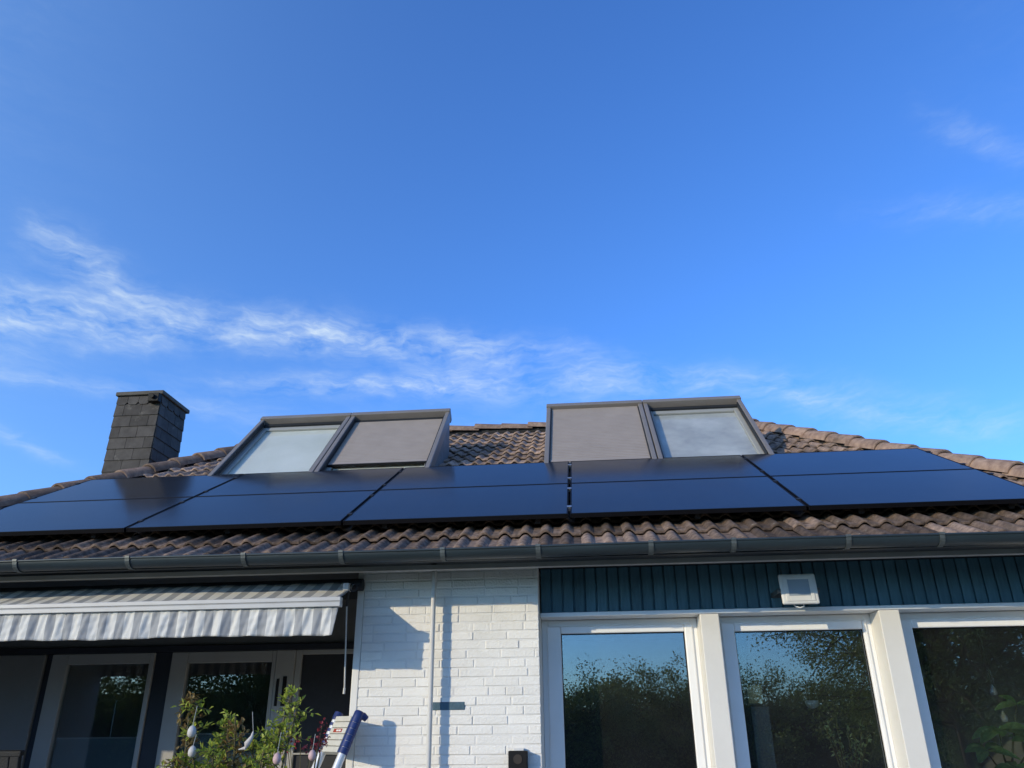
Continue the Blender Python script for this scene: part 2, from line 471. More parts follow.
post = b.build('door_post', M['grey_pvc'], house, bevel=.006)
for q in ((-2.825, -2.80, 1.95), (-2.765, -2.73, 1.97)):
    b = MB(); b.box(q[0], q[1], REC_Y - .026, REC_Y - .0205, 1.72, q[2]); b.build('slot', M['black_plastic'], post)
f = MB()
f.box(-2.670, -2.612, REC_Y - .008, REC_Y + .07, .06, 2.199); f.box(-1.80, -1.72, REC_Y - .008, REC_Y + .07, .06, 2.199)
f.box(-2.612, -1.80, REC_Y - .007, REC_Y + .07, 2.158, 2.199); f.box(-2.612, -1.80, REC_Y - .007, REC_Y + .07, 1.322, 1.338); f.box(-2.612, -1.80, REC_Y - .007, REC_Y + .07, .06, .16)
d = f.build('screen_door', M['grey_pvc'], house, bevel=.004)
b = MB(); b.box(-2.614, -1.798, REC_Y + .02, REC_Y + .03, .158, 2.16); b.build('fly_screen', M['screen'], d)

# soffit, fascia, gutter
for q in ((-6.4, BX0, 5.40, REC_Y + .15), (BX0, BX1, 5.40, WALL_Y + .1), (BX1, 4.45, 5.40, CLAD_Y + .06)):
    b = MB(); b.box(*q, 2.645, 2.67); b.build('soffit', M['fascia'], house)
b = MB(); b.box(-6.4, 4.45, 5.50, 5.55, 2.568, 2.604)
b.build('soffit_trim', M['soffit_trim'], house, bevel=.004)
b = MB(); b.box(-6.4, 4.45, 5.30, 5.352, 2.59, 2.66)
b.build('fascia', M['fascia'], house)

gx0, gx1 = -6.42, 4.5
gy, gz, gr = 5.228, 2.640, .066
b = MB(); prof = []
for i in range(15):
    a = math.pi * i / 14
    prof.append((gy - gr * math.cos(a), gz - gr * .87 * math.sin(a)))
inner = [(gy - (gr - .004) * math.cos(math.pi * i / 14), gz - (gr - .004) * .87 * math.sin(math.pi * i / 14)) for i in range(15)]
def gsag(x): return -.0035 * ((x + .5) / 4) ** 2 + .004 * math.sin(x * 1.3)
xs = [gx0 + (gx1 - gx0) * i / 24 for i in range(25)]
for ring in (prof, inner):
    vs = [(x, y, z + gsag(x)) for x in xs for y, z in ring]
    b.mesh(vs, [(i * 15 + k, i * 15 + k + 1, (i + 1) * 15 + k + 1, (i + 1) * 15 + k) for i in range(24) for k in range(14)], True)
b.tube([(x, gy - gr, gz + .004 + gsag(x)) for x in xs], .0085, 8)
b.tube([(x, gy + gr, gz + .01 + gsag(x)) for x in xs], .005, 6)
gut = b.build('gutter', M['zinc'], house)
for x in (-5.6, -4.8, -4.012, -3.177, -2.336, -1.645, -.94, -.291, .46, 1.0, 1.733, 2.317, 3.05, 3.8):
    b = MB(); w = .016
    pr = [(gy - (gr + .004) * math.cos(math.pi * i / 10), gz - (gr + .004) * .87 * math.sin(math.pi * i / 10)) for i in range(11)]
    zz = gsag(x)
    for i in range(10):
        (ya, za), (yb, zb) = pr[i], pr[i + 1]
        ca, cb = ((ya - gy) * .06, (za - gz) * .06), ((yb - gy) * .06, (zb - gz) * .06)
        b.hexa([(x - w, ya, za + zz), (x + w, ya, za + zz), (x + w, yb, zb + zz), (x - w, yb, zb + zz),
                (x - w, ya + ca[0], za + ca[1] + zz), (x + w, ya + ca[0], za + ca[1] + zz), (x + w, yb + cb[0], zb + cb[1] + zz), (x - w, yb + cb[0], zb + cb[1] + zz)])
    b.box(x - w, x + w, gy - gr - .014, gy - gr + .006, gz + .001 + zz, gz + .016 + zz)
    b.build('gutter_bracket', M['zinc_br'], gut)

# ---------------------------------------------------------------- roof tiles (real wave geometry, course by course)
def tile_field(origin, ux, us, un, width_fn, s_len, name, x_lo, x_hi, seed):
    """origin + ux*x + us*s + un*h ; keeps the tiles inside width_fn(s) = (xmin, xmax)"""
    rnd = random.Random(seed); b = MB(); E_, W_ = .335, .30
    n = int(s_len / E_) + 1
    NX = 20
    def prof(u):
        u = u % 1.0
        return .032 * math.sin(math.pi * u / .6) ** .9 if u < .6 else .0
    for r in range(n):
        s0 = r * E_; s1 = min(s0 + E_ + .045, s_len)
        lo, hi = width_fn(s0 + .17)
        i0, i1 = int(math.floor(x_lo / W_)), int(math.ceil(x_hi / W_))
        for i in range(i0, i1):
            xa = i * W_
            if xa + W_ < lo or xa > hi: continue
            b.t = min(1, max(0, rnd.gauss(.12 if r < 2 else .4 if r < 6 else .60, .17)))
            dz, tl, ds = rnd.uniform(-.003, .004), rnd.uniform(-.004, .004), rnd.uniform(-.006, .006)
            vs = []
            xsx = []
            for k in range(NX + 1):
                x = xa + W_ * k / NX
                if x < lo - .02 or x > hi + .02: continue
                xsx.append((x, k))
            if len(xsx) < 2: continue
            for x, k in xsx:
                def P(ss, h):
                    l_, h_ = width_fn(min(ss, s_len))
                    return origin + ux * min(max(x, l_), h_) + us * ss + un * h
                p = prof(2 * k / NX) + tl * (k / NX - .5)
                hF = .034 + dz + p
                hM = .017 + dz + p
                hB = -.002 + dz + p
                vs.append(P(s0 + ds + .002, hF - .020))
                vs.append(P(s0 + ds, hF - .004))
                vs.append(P(s0 + ds + .012, hF))
                vs.append(P((s0 + s1) / 2, hM))
                vs.append(P(s1, hB))
            fs = []
            for k in range(len(xsx) - 1):
                for j in range(4):
                    q = k * 5 + j
                    fs.append((q, q + 5, q + 6, q + 1))
            b.mesh(vs, fs, True)
    return b
O = roof_pt(0, EAVE_Y); S_LEN = (RIDGE_Y - EAVE_Y) / SY
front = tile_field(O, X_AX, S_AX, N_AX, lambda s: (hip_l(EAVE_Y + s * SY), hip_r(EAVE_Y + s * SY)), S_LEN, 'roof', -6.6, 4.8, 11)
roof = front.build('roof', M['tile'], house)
# underlay and the three slopes that face away
RZ = roof_pt(0, RIDGE_Y).z; EZ = roof_pt(0, EAVE_Y).z
def dn(p, d=.025): return (p[0], p[1], p[2] - d)
cL, cR = (hip_l(EAVE_Y), EAVE_Y, EZ), (hip_r(EAVE_Y), EAVE_Y, EZ)
rL, rR = (hip_l(RIDGE_Y), RIDGE_Y, RZ), (hip_r(RIDGE_Y), RIDGE_Y, RZ)
by = 2 * RIDGE_Y - EAVE_Y
bL, bR = (cL[0], by, EZ), (cR[0], by, EZ)
b = MB(); b.face([dn(cL), dn(cR), dn(rR), dn(rL)])
b.build('underlay', M['underlay'], roof)
b = MB()
b.face([bR, bL, rL, rR])
b.build('rear_slope', M['tile'], roof)
for nm, (a, c, d) in (('hip', (bL, cL, rL)), ('hip', (cR, bR, rR))):
    A_, C_, D_ = Vector(a), Vector(c), Vector(d)
    ux = (C_ - A_).normalized(); mid = A_ + ux * ((D_ - A_).dot(ux)); us = (D_ - mid); sl = us.length; us.normalize(); un = ux.cross(us)
    wid = (C_ - A_).length; mx = (D_ - A_).dot(ux)
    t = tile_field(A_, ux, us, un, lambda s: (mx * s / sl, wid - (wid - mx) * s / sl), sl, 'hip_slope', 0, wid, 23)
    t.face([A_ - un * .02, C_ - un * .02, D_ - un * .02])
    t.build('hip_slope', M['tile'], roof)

# ridge and hip caps
def caps(p0, p1, name, seed, r0=.125, tone=.6):
    p0, p1 = Vector(p0), Vector(p1); d = (p1 - p0); L_ = d.length; d.normalize()
    side = d.cross(Vector((0, 0, 1))).normalized(); up = side.cross(d).normalized()
    b = MB(); rnd = random.Random(seed); n = int(L_ / .375); e = L_ / n
    for i in range(n):
        b.t = min(1, max(0, rnd.gauss(tone, .2)))
        a0, a1 = i * e - .03, (i + 1) * e + .035
        jz, js = rnd.uniform(-.006, .006), rnd.uniform(-.008, .008)
        vs = []; K = 12
        for (aa, rr, h) in ((a0 + .004, r0 - .020, .016), (a0, r0 - .004, .020), (a0 + .012, r0, .021), (a1, r0 - .016, .004)):
            for k in range(K + 1):
                t = math.pi * (k / K)
                c, s_ = math.cos(t), math.sin(t)
                vs.append(p0 + d * aa + side * (c * rr * 1.08 + js) + up * (s_ * rr * .92 + h + jz + .022))
        fs = [(r * (K + 1) + k, r * (K + 1) + k + 1, (r + 1) * (K + 1) + k + 1, (r + 1) * (K + 1) + k) for r in range(3) for k in range(K)]
        b.mesh(vs, fs, True)
    o = b.build(name, M['ridge'], roof)
    m = MB(); m.tube([p0 + up * .02, p1 + up * .02], r0 * .62, 8); m.build('cap_bedding', M['underlay'], roof)
    return o
caps(rL, rR, 'ridge_cap', 1, tone=.3)
caps(cL, rL, 'hip_cap', 2, tone=.08)
caps(cR, rR, 'hip_cap', 4)

# ---------------------------------------------------------------- chimney
CX0, CX1, CY0, CY1, CZ = -6.105, -5.495, 9.0, 9.66, 5.625
b = MB(); b.box(CX0 + .012, CX1 - .012, CY0 + .012, CY1 - .012, 2.9, CZ)
chim = b.build('chimney', M['slate'], house)
b = MB(); rnd = random.Random(9)
def slates(b, ax, fixed, lo, hi, sgn):
    z = CZ - .002; row = 0
    while z > 3.0:
        h = .112 if row == 0 else .155
        n_ = 4 if row == 0 else 3
        w = (hi - lo) / (n_ if row == 0 else 2.5); a = lo - (0 if row % 2 == 0 else w * .5)
        while a < hi - .005:
            c0, c1 = max(a, lo), min(a + w, hi)
            if c1 - c0 > .012:
                b.t = rnd.random()
                if rnd.random() < .06: b.t = 2.2
                t0 = .012 + rnd.uniform(0, .003); gp = .0025
                zb, zt = z - h - .012, z
                rc = .035 if row == 0 else 0
                pts = [(c0 + gp, zt), (c0 + gp, zb + rc), (c0 + gp + rc * .8, zb), (c1 - gp - rc * .8, zb), (c1 - gp, zb + rc), (c1 - gp, zt)] if rc else [(c0 + gp, zt), (c0 + gp, zb), (c1 - gp, zb), (c1 - gp, zt)]
                def P(u, zz, off):
                    off = off * sgn
                    return (u, fixed + off, zz) if ax == 'x' else (fixed + off, u, zz)
                fr = [P(u, zz, .003 + t0 * (1 - (zz - zb) / (zt - zb) * .85)) for u, zz in pts]
                bk = [P(u, zz, -.004) for u, zz in pts]
                m = len(pts)
                b.mesh(fr + bk, [tuple(range(m))] + [(i, (i + 1) % m, m + (i + 1) % m, m + i) for i in range(m)])
            a += w
        z -= h; row += 1
slates(b, 'x', CY0, CX0, CX1, -1); slates(b, 'x', CY1, CX0, CX1, 1); slates(b, 'y', CX1, CY0, CY1, 1); slates(b, 'y', CX0, CY0, CY1, -1)
b.build('slate_cladding', M['slate'], chim)
b = MB(); b.box(CX0 - .022, CX1 + .035, CY0 - .04, CY1 + .05, CZ + .001, CZ + .058)
b.build('chimney_cap', M['slate_cap'], chim, bevel=.012)
b = MB(); b.box(CX1 - .13, CX1 + .02, CY0 - .10, CY0 - .022, CZ - .125, CZ - .005); b.tube([(CX1 - .06, CY0 - .10, CZ - .06), (CX1 - .06, CY0 - .14, CZ - .065)], .03, 10)
b.build('chimney_fitting', M['black_plastic'], chim, bevel=.008)

# ---------------------------------------------------------------- skylights on raised kerbs
KP = R(43.4)
VK = Vector((0, math.cos(KP), math.sin(KP))); WK = Vector((0, -math.sin(KP), math.cos(KP)))
def skylight(x0, x1, closed, blind, y0=7.60, z0=4.025, ln=1.60):
    fr = (Vector((0, y0, z0)), X_AX, VK, WK)
    b = MB()
    rw = .05
    b.box(x0, x0 + rw, -.02, ln - .002, -.13, 0, fr); b.box(x1 - rw, x1, -.02, ln - .002, -.13, 0, fr)
    b.box(x0 + rw, x1 - rw, -.02, .05, -.13, -.03, fr)
    b.box(x0 - .004, x1 + .004, ln - .055, ln + .03, -.15, .018, fr)        # shutter box along the top
    s = b.build('skylight', M['sky_frame'], house, bevel=.008)
    q = MB(); q.box(x0 + rw + .001, x1 - rw - .001, ln - .115, ln - .056, -.135, -.062 if closed < 1 else -.058, fr); q.build('box_shadow_strip', M['dark_metal'], s)  # dark strip painted in for the shadow under the shutter box
    # raised kerb down to the tiles
    k = MB(); xi0, xi1 = x0 + .02, x1 - .02
    A = Vector((0, y0, z0)) + VK * .0 + WK * -.13; B = Vector((0, y0, z0)) + VK * ln + WK * -.13
    gA, gB = roof_pt(0, A.y + .02, K_TILE - .01), roof_pt(0, B.y + .02, K_TILE - .01)
    def at(x, p): return (x, p.y, p.z)
    k.mesh([at(xi0, A), at(xi0, B), at(xi0, gB), at(xi0, gA), at(xi1, A), at(xi1, B), at(xi1, gB), at(xi1, gA)],
           [(0, 3, 2, 1), (4, 5, 6, 7), (1, 2, 6, 5), (0, 4, 7, 3)])
    k.build('kerb', M['cheek'], s)
    if closed < 1:
        p = MB(); p.box(x0 + rw, x1 - rw, .04, ln - .11, -.125, -.118, fr); p.build('blind', blind, s)
        i = MB(); q = .055
        i.box(x0 + rw, x0 + rw + q, .05, ln - .11, -.116, -.085, fr); i.box(x1 - rw - q, x1 - rw, .05, ln - .11, -.116, -.085, fr)
        i.box(x0 + rw + q, x1 - rw - q, .05, .05 + q, -.116, -.086, fr); i.box(x0 + rw + q, x1 - rw - q, ln - .11 - q * 1.4, ln - .11, -.116, -.086, fr)
        i.build('sash', M['sash_in'], s, bevel=.006)
        p = MB(); p.box(x0 + rw + q - .005, x1 - rw - q + .005, .05 + q - .005, ln - .11 - q * 1.4 + .005, -.107, -.100, fr); p.build('pane', M['glass_sky'], s)
    if closed > 0:
        end = (ln - .11) - (ln - .16) * closed
        c = MB(); v = end + .04; st = .040
        dw = -.035 if closed < 1 else 0
        c.box(x0 + rw + .012, x1 - rw - .012, end, end + .04, -.048 + dw, -.024 + dw, fr)
        while v < ln - .056:
            v2 = min(v + st, ln - .056)
            c.mesh([fr[0] + X_AX * xx + VK * vv + WK * ww for vv, ww in ((v, -.036 + dw), (v + .004, -.029 + dw), (v2 - .004, -.029 + dw), (v2, -.036 + dw)) for xx in (x0 + rw + .012, x1 - rw - .012)],
                   [(0, 1, 3, 2), (2, 3, 5, 4), (4, 5, 7, 6)])
            v = v2
        sh = c.build('shutter', M['shutter'], s)
        if closed < 1:
            e = MB(); e.box(x0 + rw + .014, x1 - rw - .014, end - .014, end - .001, -.085, -.056, fr); e.build('end_bar', M['black_plastic'], s)
    for xx in (x0 + rw, x1 - rw - .012):
        g_ = MB(); g_.box(xx, xx + .012, .05, ln - .11, -.06, -.012, fr)
        g_.build('guide', M['dark_metal'], s)
skylight(-3.955, -2.795, 0, M['blind'])
skylight(-2.785, -1.545, .85, M['blind'])
skylight(-.345, .812, 1, M['blind2'])
skylight(.824, 1.985, 0, M['blind2'])

# ---------------------------------------------------------------- solar array
PX0, PW, GAP = -5.285, 1.735, .017
S0 = .0
def pan(x, s, h=0):           # s measured along the slope from the lower edge of the array
    base = roof_pt(0, 5.655, K_PANEL)
    return base + X_AX * x + S_AX * s + N_AX * h
FRP = (roof_pt(0, 5.655, K_PANEL), X_AX, S_AX, N_AX)
PH, RGAP = 1.108, .010
rack = thing('mounting_rack', tuple(roof_pt(-1, 6.5)), 'dark metal rail rack under the black panels with stub ends peeking out', 'rack')
for x in (-5.0, -3.85, -2.75, -1.50, -.32, .87, 2.05, 3.1):
    b = MB(); b.box(x - .02, x + .02, .05, 2.28, -.082, -.037, FRP)
    b.build('rail', M['rail'], rack)
    for s in (.3, 1.1, 1.9):
        h = MB(); h.box(x - .018, x + .018, s, s + .05, -.15, -.083, FRP)
        h.build('roof_hook', M['rail'], rack)
NAMES = ['far left', 'second from the left', 'middle', 'second from the right', 'far right']
where = {('lower', 0): 'black solar panel of the lower row at the chimney end, nearest the gutter',
         ('lower', 1): 'black solar panel of the lower row above the awning, second from the chimney end',
         ('lower', 2): 'black solar panel of the lower row above the white brick wall, at the array centre',
         ('lower', 3): 'black solar panel of the lower row above the teal boards, second from the right end',
         ('lower', 4): 'black solar panel of the lower row at the right end, above the third large window',
         ('upper', 0): 'black solar panel of the upper row in front of the chimney, mirroring it',
         ('upper', 1): 'black solar panel of the upper row below the pale open skylight on the left',
         ('upper', 2): 'black solar panel of the upper row below the bare tiles between both skylight pairs',
         ('upper', 3): 'black solar panel of the upper row below the grey skylight pair on the right',
         ('upper', 4): 'black solar panel of the upper row at the right end, tucked under the hip tiles'}
for ri, row in enumerate(('lower', 'upper')):
    for c in range(5):
        x0 = PX0 + c * PW + GAP / 2; x1 = PX0 + (c + 1) * PW - GAP / 2
        s0 = ri * (PH + RGAP); s1 = s0 + PH
        jit = random.uniform(-.003, .003)
        p = thing('solar_panel', tuple(pan((x0 + x1) / 2, s0, -.035)), where[(row, c)], 'solar panel', 'black solar panels in two rows on the roof')
        f = MB(); w = .011
        f.box(x0, x0 + w, s0, s1, -.035, 0, FRP); f.box(x1 - w, x1, s0, s1, -.035, 0, FRP)
        f.box(x0 + w, x1 - w, s0, s0 + w, -.035, -.0003, FRP); f.box(x0 + w, x1 - w, s1 - w, s1, -.035, -.0003, FRP)
        f.build('frame', M['panel_frame'], p, bevel=.0015, seg=1)
        gl = MB(); gl.box(x0 + w, x1 - w, s0 + w, s1 - w, -.034, -.0022 + 0, FRP)
        o = gl.build('glass', M['solar'], p)
        # tiny out-of-plane tilt so that the reflections of neighbours break
        for xx in ((x0, x1) if c == 4 else (x0,)):
            for s in (s0 + .22, s1 - .22):
                k = MB(); q = -GAP / 2 if xx == x0 else GAP / 2
                k.box(xx + q - .010, xx + q + .010, s - .02, s + .02, -.03, .001, FRP)
                k.box(xx + q - .018, xx + q + .018, s - .022, s + .022, .0012, .004, FRP)
                k.build('clamp', M['alu'] if c == 3 and xx == x0 else M['rail'], p)

# ---------------------------------------------------------------- awning (almost wound in)
AX0, AX1 = -5.85, -1.659
AY, AZ = 5.288, 2.362
awn = thing('awning', (AX1, WALL_Y, 2.4), 'half wound-in awning of grey and white striped cloth above the terrace doors', 'awning')
b = MB(); fy, fz = 5.72, 2.535
nx, ns = 120, 8
vs = []
for i in range(nx + 1):
    x = AX0 + .03 + (AX1 - AX0 - .06) * i / nx
    for j in range(ns + 1):
        t = j / ns
        sag = -.020 * math.sin(math.pi * t) * (1 + .5 * math.sin(x * 2.1)) + .018 * math.exp(-((x + 2.85) / .55) ** 2) * math.sin(math.pi * min(1, t * 1.3)) + .012 * math.exp(-((x + 2.1) / .3) ** 2) * math.sin(math.pi * t)
        vs.append((x, fy + (AY + .03 - fy) * t, fz + (AZ - .004 - fz) * t + sag + .003 * math.sin(x * 23 + t * 5)))
b.mesh(vs, [(i * (ns + 1) + j, (i + 1) * (ns + 1) + j, (i + 1) * (ns + 1) + j + 1, i * (ns + 1) + j + 1) for i in range(nx) for j in range(ns)], True)
b.build('canopy', M['stripe'], awn, solid=.002)
b = MB()
vs = []; nx, ns = 420, 14
for i in range(nx + 1):
    x = AX0 + .02 + (AX1 - .035 - AX0) * i / nx
    n1 = math.sin(x * 31) + .6 * math.sin(x * 57 + 1.3) + .5 * math.sin(x * 13.7 + 2)
    n2 = math.sin(x * 44 + 1) + .7 * math.sin(x * 91)
    for j in range(ns + 1):
        t = j / ns
        crk = .0022 * math.sin(x * 63 + 3 * math.sin(x * 7) + t * 3.0 * math.sin(x * 2.3)) * (.4 + .6 * t) + .0013 * math.sin(x * 131 + 4 * t) + .001 * math.sin(x * 40 + t * 19) * math.sin(x * 5)
        d = (.006 * n1 * t ** .7 + .006 * n2 * (1 - t) * t * 3) + crk * 1.9
        vs.append((x - .028 * t * ((x - AX0) / (AX1 - AX0)) , AY + .012 + d, AZ - .062 - .185 * t + .004 * math.sin(x * 4.2) * t + .0025 * math.sin(x * 19) * t))
b.mesh(vs, [(i * (ns + 1) + j, (i + 1) * (ns + 1) + j, (i + 1) * (ns + 1) + j + 1, i * (ns + 1) + j + 1) for i in range(nx) for j in range(ns)], True)
b.build('valance', M['stripe'], awn, solid=.002)
b = MB(); b.box(AX0, AX1, AY - .012, AY + .045, AZ - .028, AZ); b.box(AX0, AX1, AY - .006, AY + .045, AZ - .035, AZ - .0285); b.box(AX0, AX1, AY - .014, AY + .045, AZ - .065, AZ - .0355)
b.build('front_bar', M['awn_alu'], awn, bevel=.005)
b = MB(); b.tube([(AX0, fy + .02, fz - .02), (AX1 + .02, fy + .02, fz - .02)], .045, 12); b.build('roller', M['dark_metal'], awn)
for x in (AX1 - .12, AX0 + .3):
    b = MB()
    b.tube([(x, fy, fz - .10), (x - .04, fy - .12, fz - .13), (x - .55, fy - .16, fz - .16)], .024, 8)
    b.tube([(x - .55, fy - .16, fz - .16), (x - .05, AY + .06, AZ - .045)], .02, 8)
    b.ball((x - .55, fy - .16, fz - .16), .035, .035, .035)
    b.build('folding_arm', M['dark_metal'], awn)
b = MB(); b.box(-1.735, -1.69, 5.55, 5.62, 2.445, 2.50); b.build('gear_box', M['awn_alu'], awn, bevel=.006)
b = MB(); b.tube([(-1.665 + .028 * math.cos(t * .5236), 5.585, 2.47 + .028 * math.sin(t * .5236)) for t in range(13)], .005, 6)
b.tube([(-1.70, 5.585, 2.445), (-1.74, 5.70, 2.36)], .010, 8)
b.build('crank_eye', M['dark_metal'], awn)
b = MB(); b.tube([(-1.74, 5.70, 2.36), (-1.742, 5.80, 1.80)], .006, 8)
b.tube([(-1.742, 5.80, 1.80), (-1.744, 5.80, 1.76)], .009, 8); b.build('crank_rod', M['pipe'], awn)

# ---------------------------------------------------------------- things on the wall
pole = thing('wall_pole', (-1.075, 5.71, .05), 'thin grey pole standing upright before the white brick wall', 'pole')
b = MB(); b.box(-1.112, -1.081, 5.685, 5.735, .05, 2.60); b.build('shaft', M['pipe'], pole, bevel=.012, seg=3)
b = MB(); b.box(-1.117, -1.077, 5.680, 5.740, 2.60, 2.645); b.build('cap', M['black_plastic'], pole, bevel=.006)
for z in (.4, .9):
    b = MB(); b.box(-1.11, -1.083, 5.73, WALL_Y + .01, z, z + .03); b.build('clip', M['zinc_br'], pole)

fl = thing('floodlight', (1.531, CLAD_Y, 2.42), 'white square floodlight mounted on the teal boards', 'lamp')
tl = R(8)
FF = (Vector((1.531, 5.77, 2.415)), X_AX, Vector((0, math.sin(tl), math.cos(tl))), Vector((0, -math.cos(tl), math.sin(tl))))
b = MB(); b.box(-.128, .128, -.108, .108, -.03, 0, FF); b.box(-.10, .10, -.085, .085, -.055, -.031, FF); flb = b.build('body', M['white_plastic'], fl, bevel=.012, seg=3)
b = MB()
for q in ((-.1, -.075, -.09, .09), (.075, .1, -.09, .09), (-.075, .075, .066, .09), (-.075, .075, -.09, -.052)): b.box(q[0], q[1], q[2], q[3], .0005, .006, FF)
b.build('bezel', M['white_plastic'], flb, bevel=.003)
b = MB(); b.box(-.074, .074, -.0515, .0655, .0008, .003, FF); b.build('lens', M['lens'], flb)
b = MB(); b.tube([(1.38, 5.79, 2.405), (1.403, 5.79, 2.405)], .016, 8); b.tube([(1.659, 5.79, 2.405), (1.675, 5.79, 2.405)], .014, 8)
b.box(1.386, 1.392, 5.79, CLAD_Y - .008, 2.39, 2.42); b.box(1.668, 1.674, 5.79, CLAD_Y - .008, 2.39, 2.42)
b.box(1.386, 1.674, CLAD_Y - .012, CLAD_Y + .004, 2.388, 2.422)
b.build('bracket', M['zinc_br'], fl)
b = MB(); b.tube([(1.48, 5.82, 2.33), (1.495, 5.805, 2.297), (1.525, 5.795, 2.285), (1.555, 5.805, 2.294), (1.562, 5.83, 2.325)], .005, 6)
b.build('cable', M['white_plastic'], fl)
b = MB(); b.tube([(1.48, 5.93, 2.49), (1.475, 5.97, 2.55), (1.465, 6.0, 2.64)], .004, 6); b.build('cable', M['zinc_br'], fl)

bx = thing('wall_box', (-.49, WALL_Y, 1.31), 'small black box lamp fixed to the white bricks near the window corner', 'wall lamp')
b = MB(); b.box(-.556, -.428, WALL_Y - .085, WALL_Y - .006, 1.22, 1.385); bxh = b.build('housing', M['black_plastic'], bx, bevel=.005)
b = MB(); b.tube([(-.492, WALL_Y - .086, 1.335), (-.492, WALL_Y - .089, 1.335)], .03, 16); b.build('lens', M['frame_dark'], bxh)
b = MB(); b.box(-.52, -.455, WALL_Y - .04, WALL_Y - .008, 1.386, 1.40); b.build('clip', M['white_plastic'], bx)

# ---------------------------------------------------------------- telescopic ladder leaning on the wall corner
UP = Vector((.28, .28, .92)).normalized()
SD = Vector((-1, 1, 0)).normalized()           # across the ladder
ND = UP.cross(SD).normalized()
LT = Vector((-1.575, 5.625, 1.625))
WID = .29
lad = thing('telescopic_ladder', tuple(LT - UP * 1.8), 'collapsed telescopic ladder with blue collars leaning on the brick corner', 'ladder')
for side, base in ((0, LT), (1, LT + SD * WID)):
    b = MB()
    b.tube([base - UP * .01, base - UP * (.60)], .028, 14); b.tube([base - UP * .62, base - UP * 1.86], .033, 14)
    r = b.build('rail', M['ladder_alu'], lad)
    c = MB()
    for i in range(6):
        a = base - UP * (.024 + i * .041)
        c.tube([a, a - UP * (.039 if side == 0 else .021)], .034 if side == 0 else .031, 14)
    if side == 0:
        c.tube([base - UP * .024, base + UP * .008, base + UP * .018], [.034, .034, .026], 14)
        e = base + UP * .0 + Vector((.0, .0, -.012))
        c.tube([e, e + Vector((.03, .02, -.004)), e + Vector((.048, .03, -.022))], [.028, .025, .020], 12)
    else:
        c.tube([base - UP * .028, base + UP * .012], [.034, .030], 14)
    c.build('collar', M['blue_plastic'], r)
    f = MB(); f.tube([base - UP * 1.86, base - UP * 1.92], .04, 12); f.build('foot', M['black_plastic'], r)
for i in range(6):
    a = LT - UP * (.042 + i * .041) + SD * .034
    b = MB()
    b.box(0, WID - .068, -.0185, .0185, -.028, .028, (a, SD, UP, ND))
    b.build('rung', M['cream'], lad, bevel=.004)
b = MB(); b.box(.05, WID - .12, -.012, .012, .0285, .0295, (LT - UP * (.042 + 2 * .041) + SD * .034, SD, UP, ND)); b.build('sticker', M['red_label'], lad)
b = MB()
for x_ in (.065, .098): b.box(x_, x_ + .03, -.006, .006, .0298, .0302, (LT - UP * (.042 + 2 * .041) + SD * .034, SD, UP, ND))
b.build('sticker_print', M['white_plastic'], lad)
for i in range(1, 5):
    a = LT - UP * (.29 + i * .33) + SD * .03
    b = MB(); b.box(0, WID - .06, -.017, .017, -.028, .028, (a, SD, UP, ND)); b.build('rung', M['cream'], lad, bevel=.004)
b = MB()   # dark lettering blocks down the near rail, facing the garden
FD = Vector((-.25, -1, .2)); FD = (FD - UP * FD.dot(UP)).normalized(); TD = UP.cross(FD).normalized()
rl = random.Random(2)
for i in range(6):
    a = LT - UP * (.40 + i * .036) + FD * .0285
    b.box(-.013, .013, -.011, .006, -.004, .0022, (a, TD, UP, FD)) if i % 2 else b.box(-.013, -.003, -.012, .012, -.004, .0022, (a, TD, UP, FD))
b.build('rail_print', M['ink'], lad)
b = MB(); a = LT - UP * .47
b.tube([a + ND * .03, a + ND * .03 + Vector((.06, .05, .05)), a + Vector((.10, .08, .055))], .005, 6); b.build('release_strap', M['cream'], lad)

# ---------------------------------------------------------------- plants
def leaf(b, c, d, n, ln, wd, fold=.25):
    """one leaf: two quads folded along the midrib"""
    d = d.normalized(); s = d.cross(n)
    if s.length < 1e-4: s = d.orthogonal()
    s.normalize(); n = s.cross(d)
    m, e = c + d * ln * .5, c + d * ln
    l_, r_ = m + s * wd * .5 + n * wd * fold, m - s * wd * .5 + n * wd * fold
    b.mesh([c, l_, e, r_], [(0, 1, 2), (0, 2, 3)])

def rv(rnd, z=0): return Vector((rnd.uniform(-1, 1), rnd.uniform(-1, 1), rnd.uniform(-1, 1) + z)).normalized()

def shrub(stems, leafm, stemm, label, name, base, leaf_l, per, cat, rnd, red=()):
    t = thing(name, base, label, cat)
    s = MB(); l = MB(); l2 = MB()
    for si, pts in enumerate(stems):
        pts = [Vector(p) for p in pts]
        n = len(pts)
        s.tube(pts, [.013 - .009 * i / (n - 1) for i in range(n)], 6)
        for i in range(1, n):
            for q in range(per):
                u = rnd.random()
                if i == 1 and u < .5: continue
                p = pts[i - 1].lerp(pts[i], u)
                tip = (i - 1 + u) / (n - 1)
                dirn = rv(rnd, .3)
                dirn.z *= .6
                tw = p + dirn * rnd.uniform(.05, .17) * (1.25 - tip * .7)
                s.tube([p, tw], [.003, .0015], 4)
                tgt = l2 if (si in red and tip > .55) else l
                for k in range(5):           # pinnate leaflets
                    f = .35 + .65 * k / 4
                    c = p.lerp(tw, f)
                    sd = rv(rnd, .25)
                    tgt.t = min(1, max(0, rnd.gauss(.5, .25)))
                    leaf(tgt, c, sd + dirn * .5, rv(rnd, 1.5), leaf_l * rnd.uniform(.7, 1.25), leaf_l * .55)
    s.build('stem', stemm, t)
    l.build('foliage', leafm, t)
    if l2.v: l2.build('young_foliage', M['leaf_red'], t)
    return t

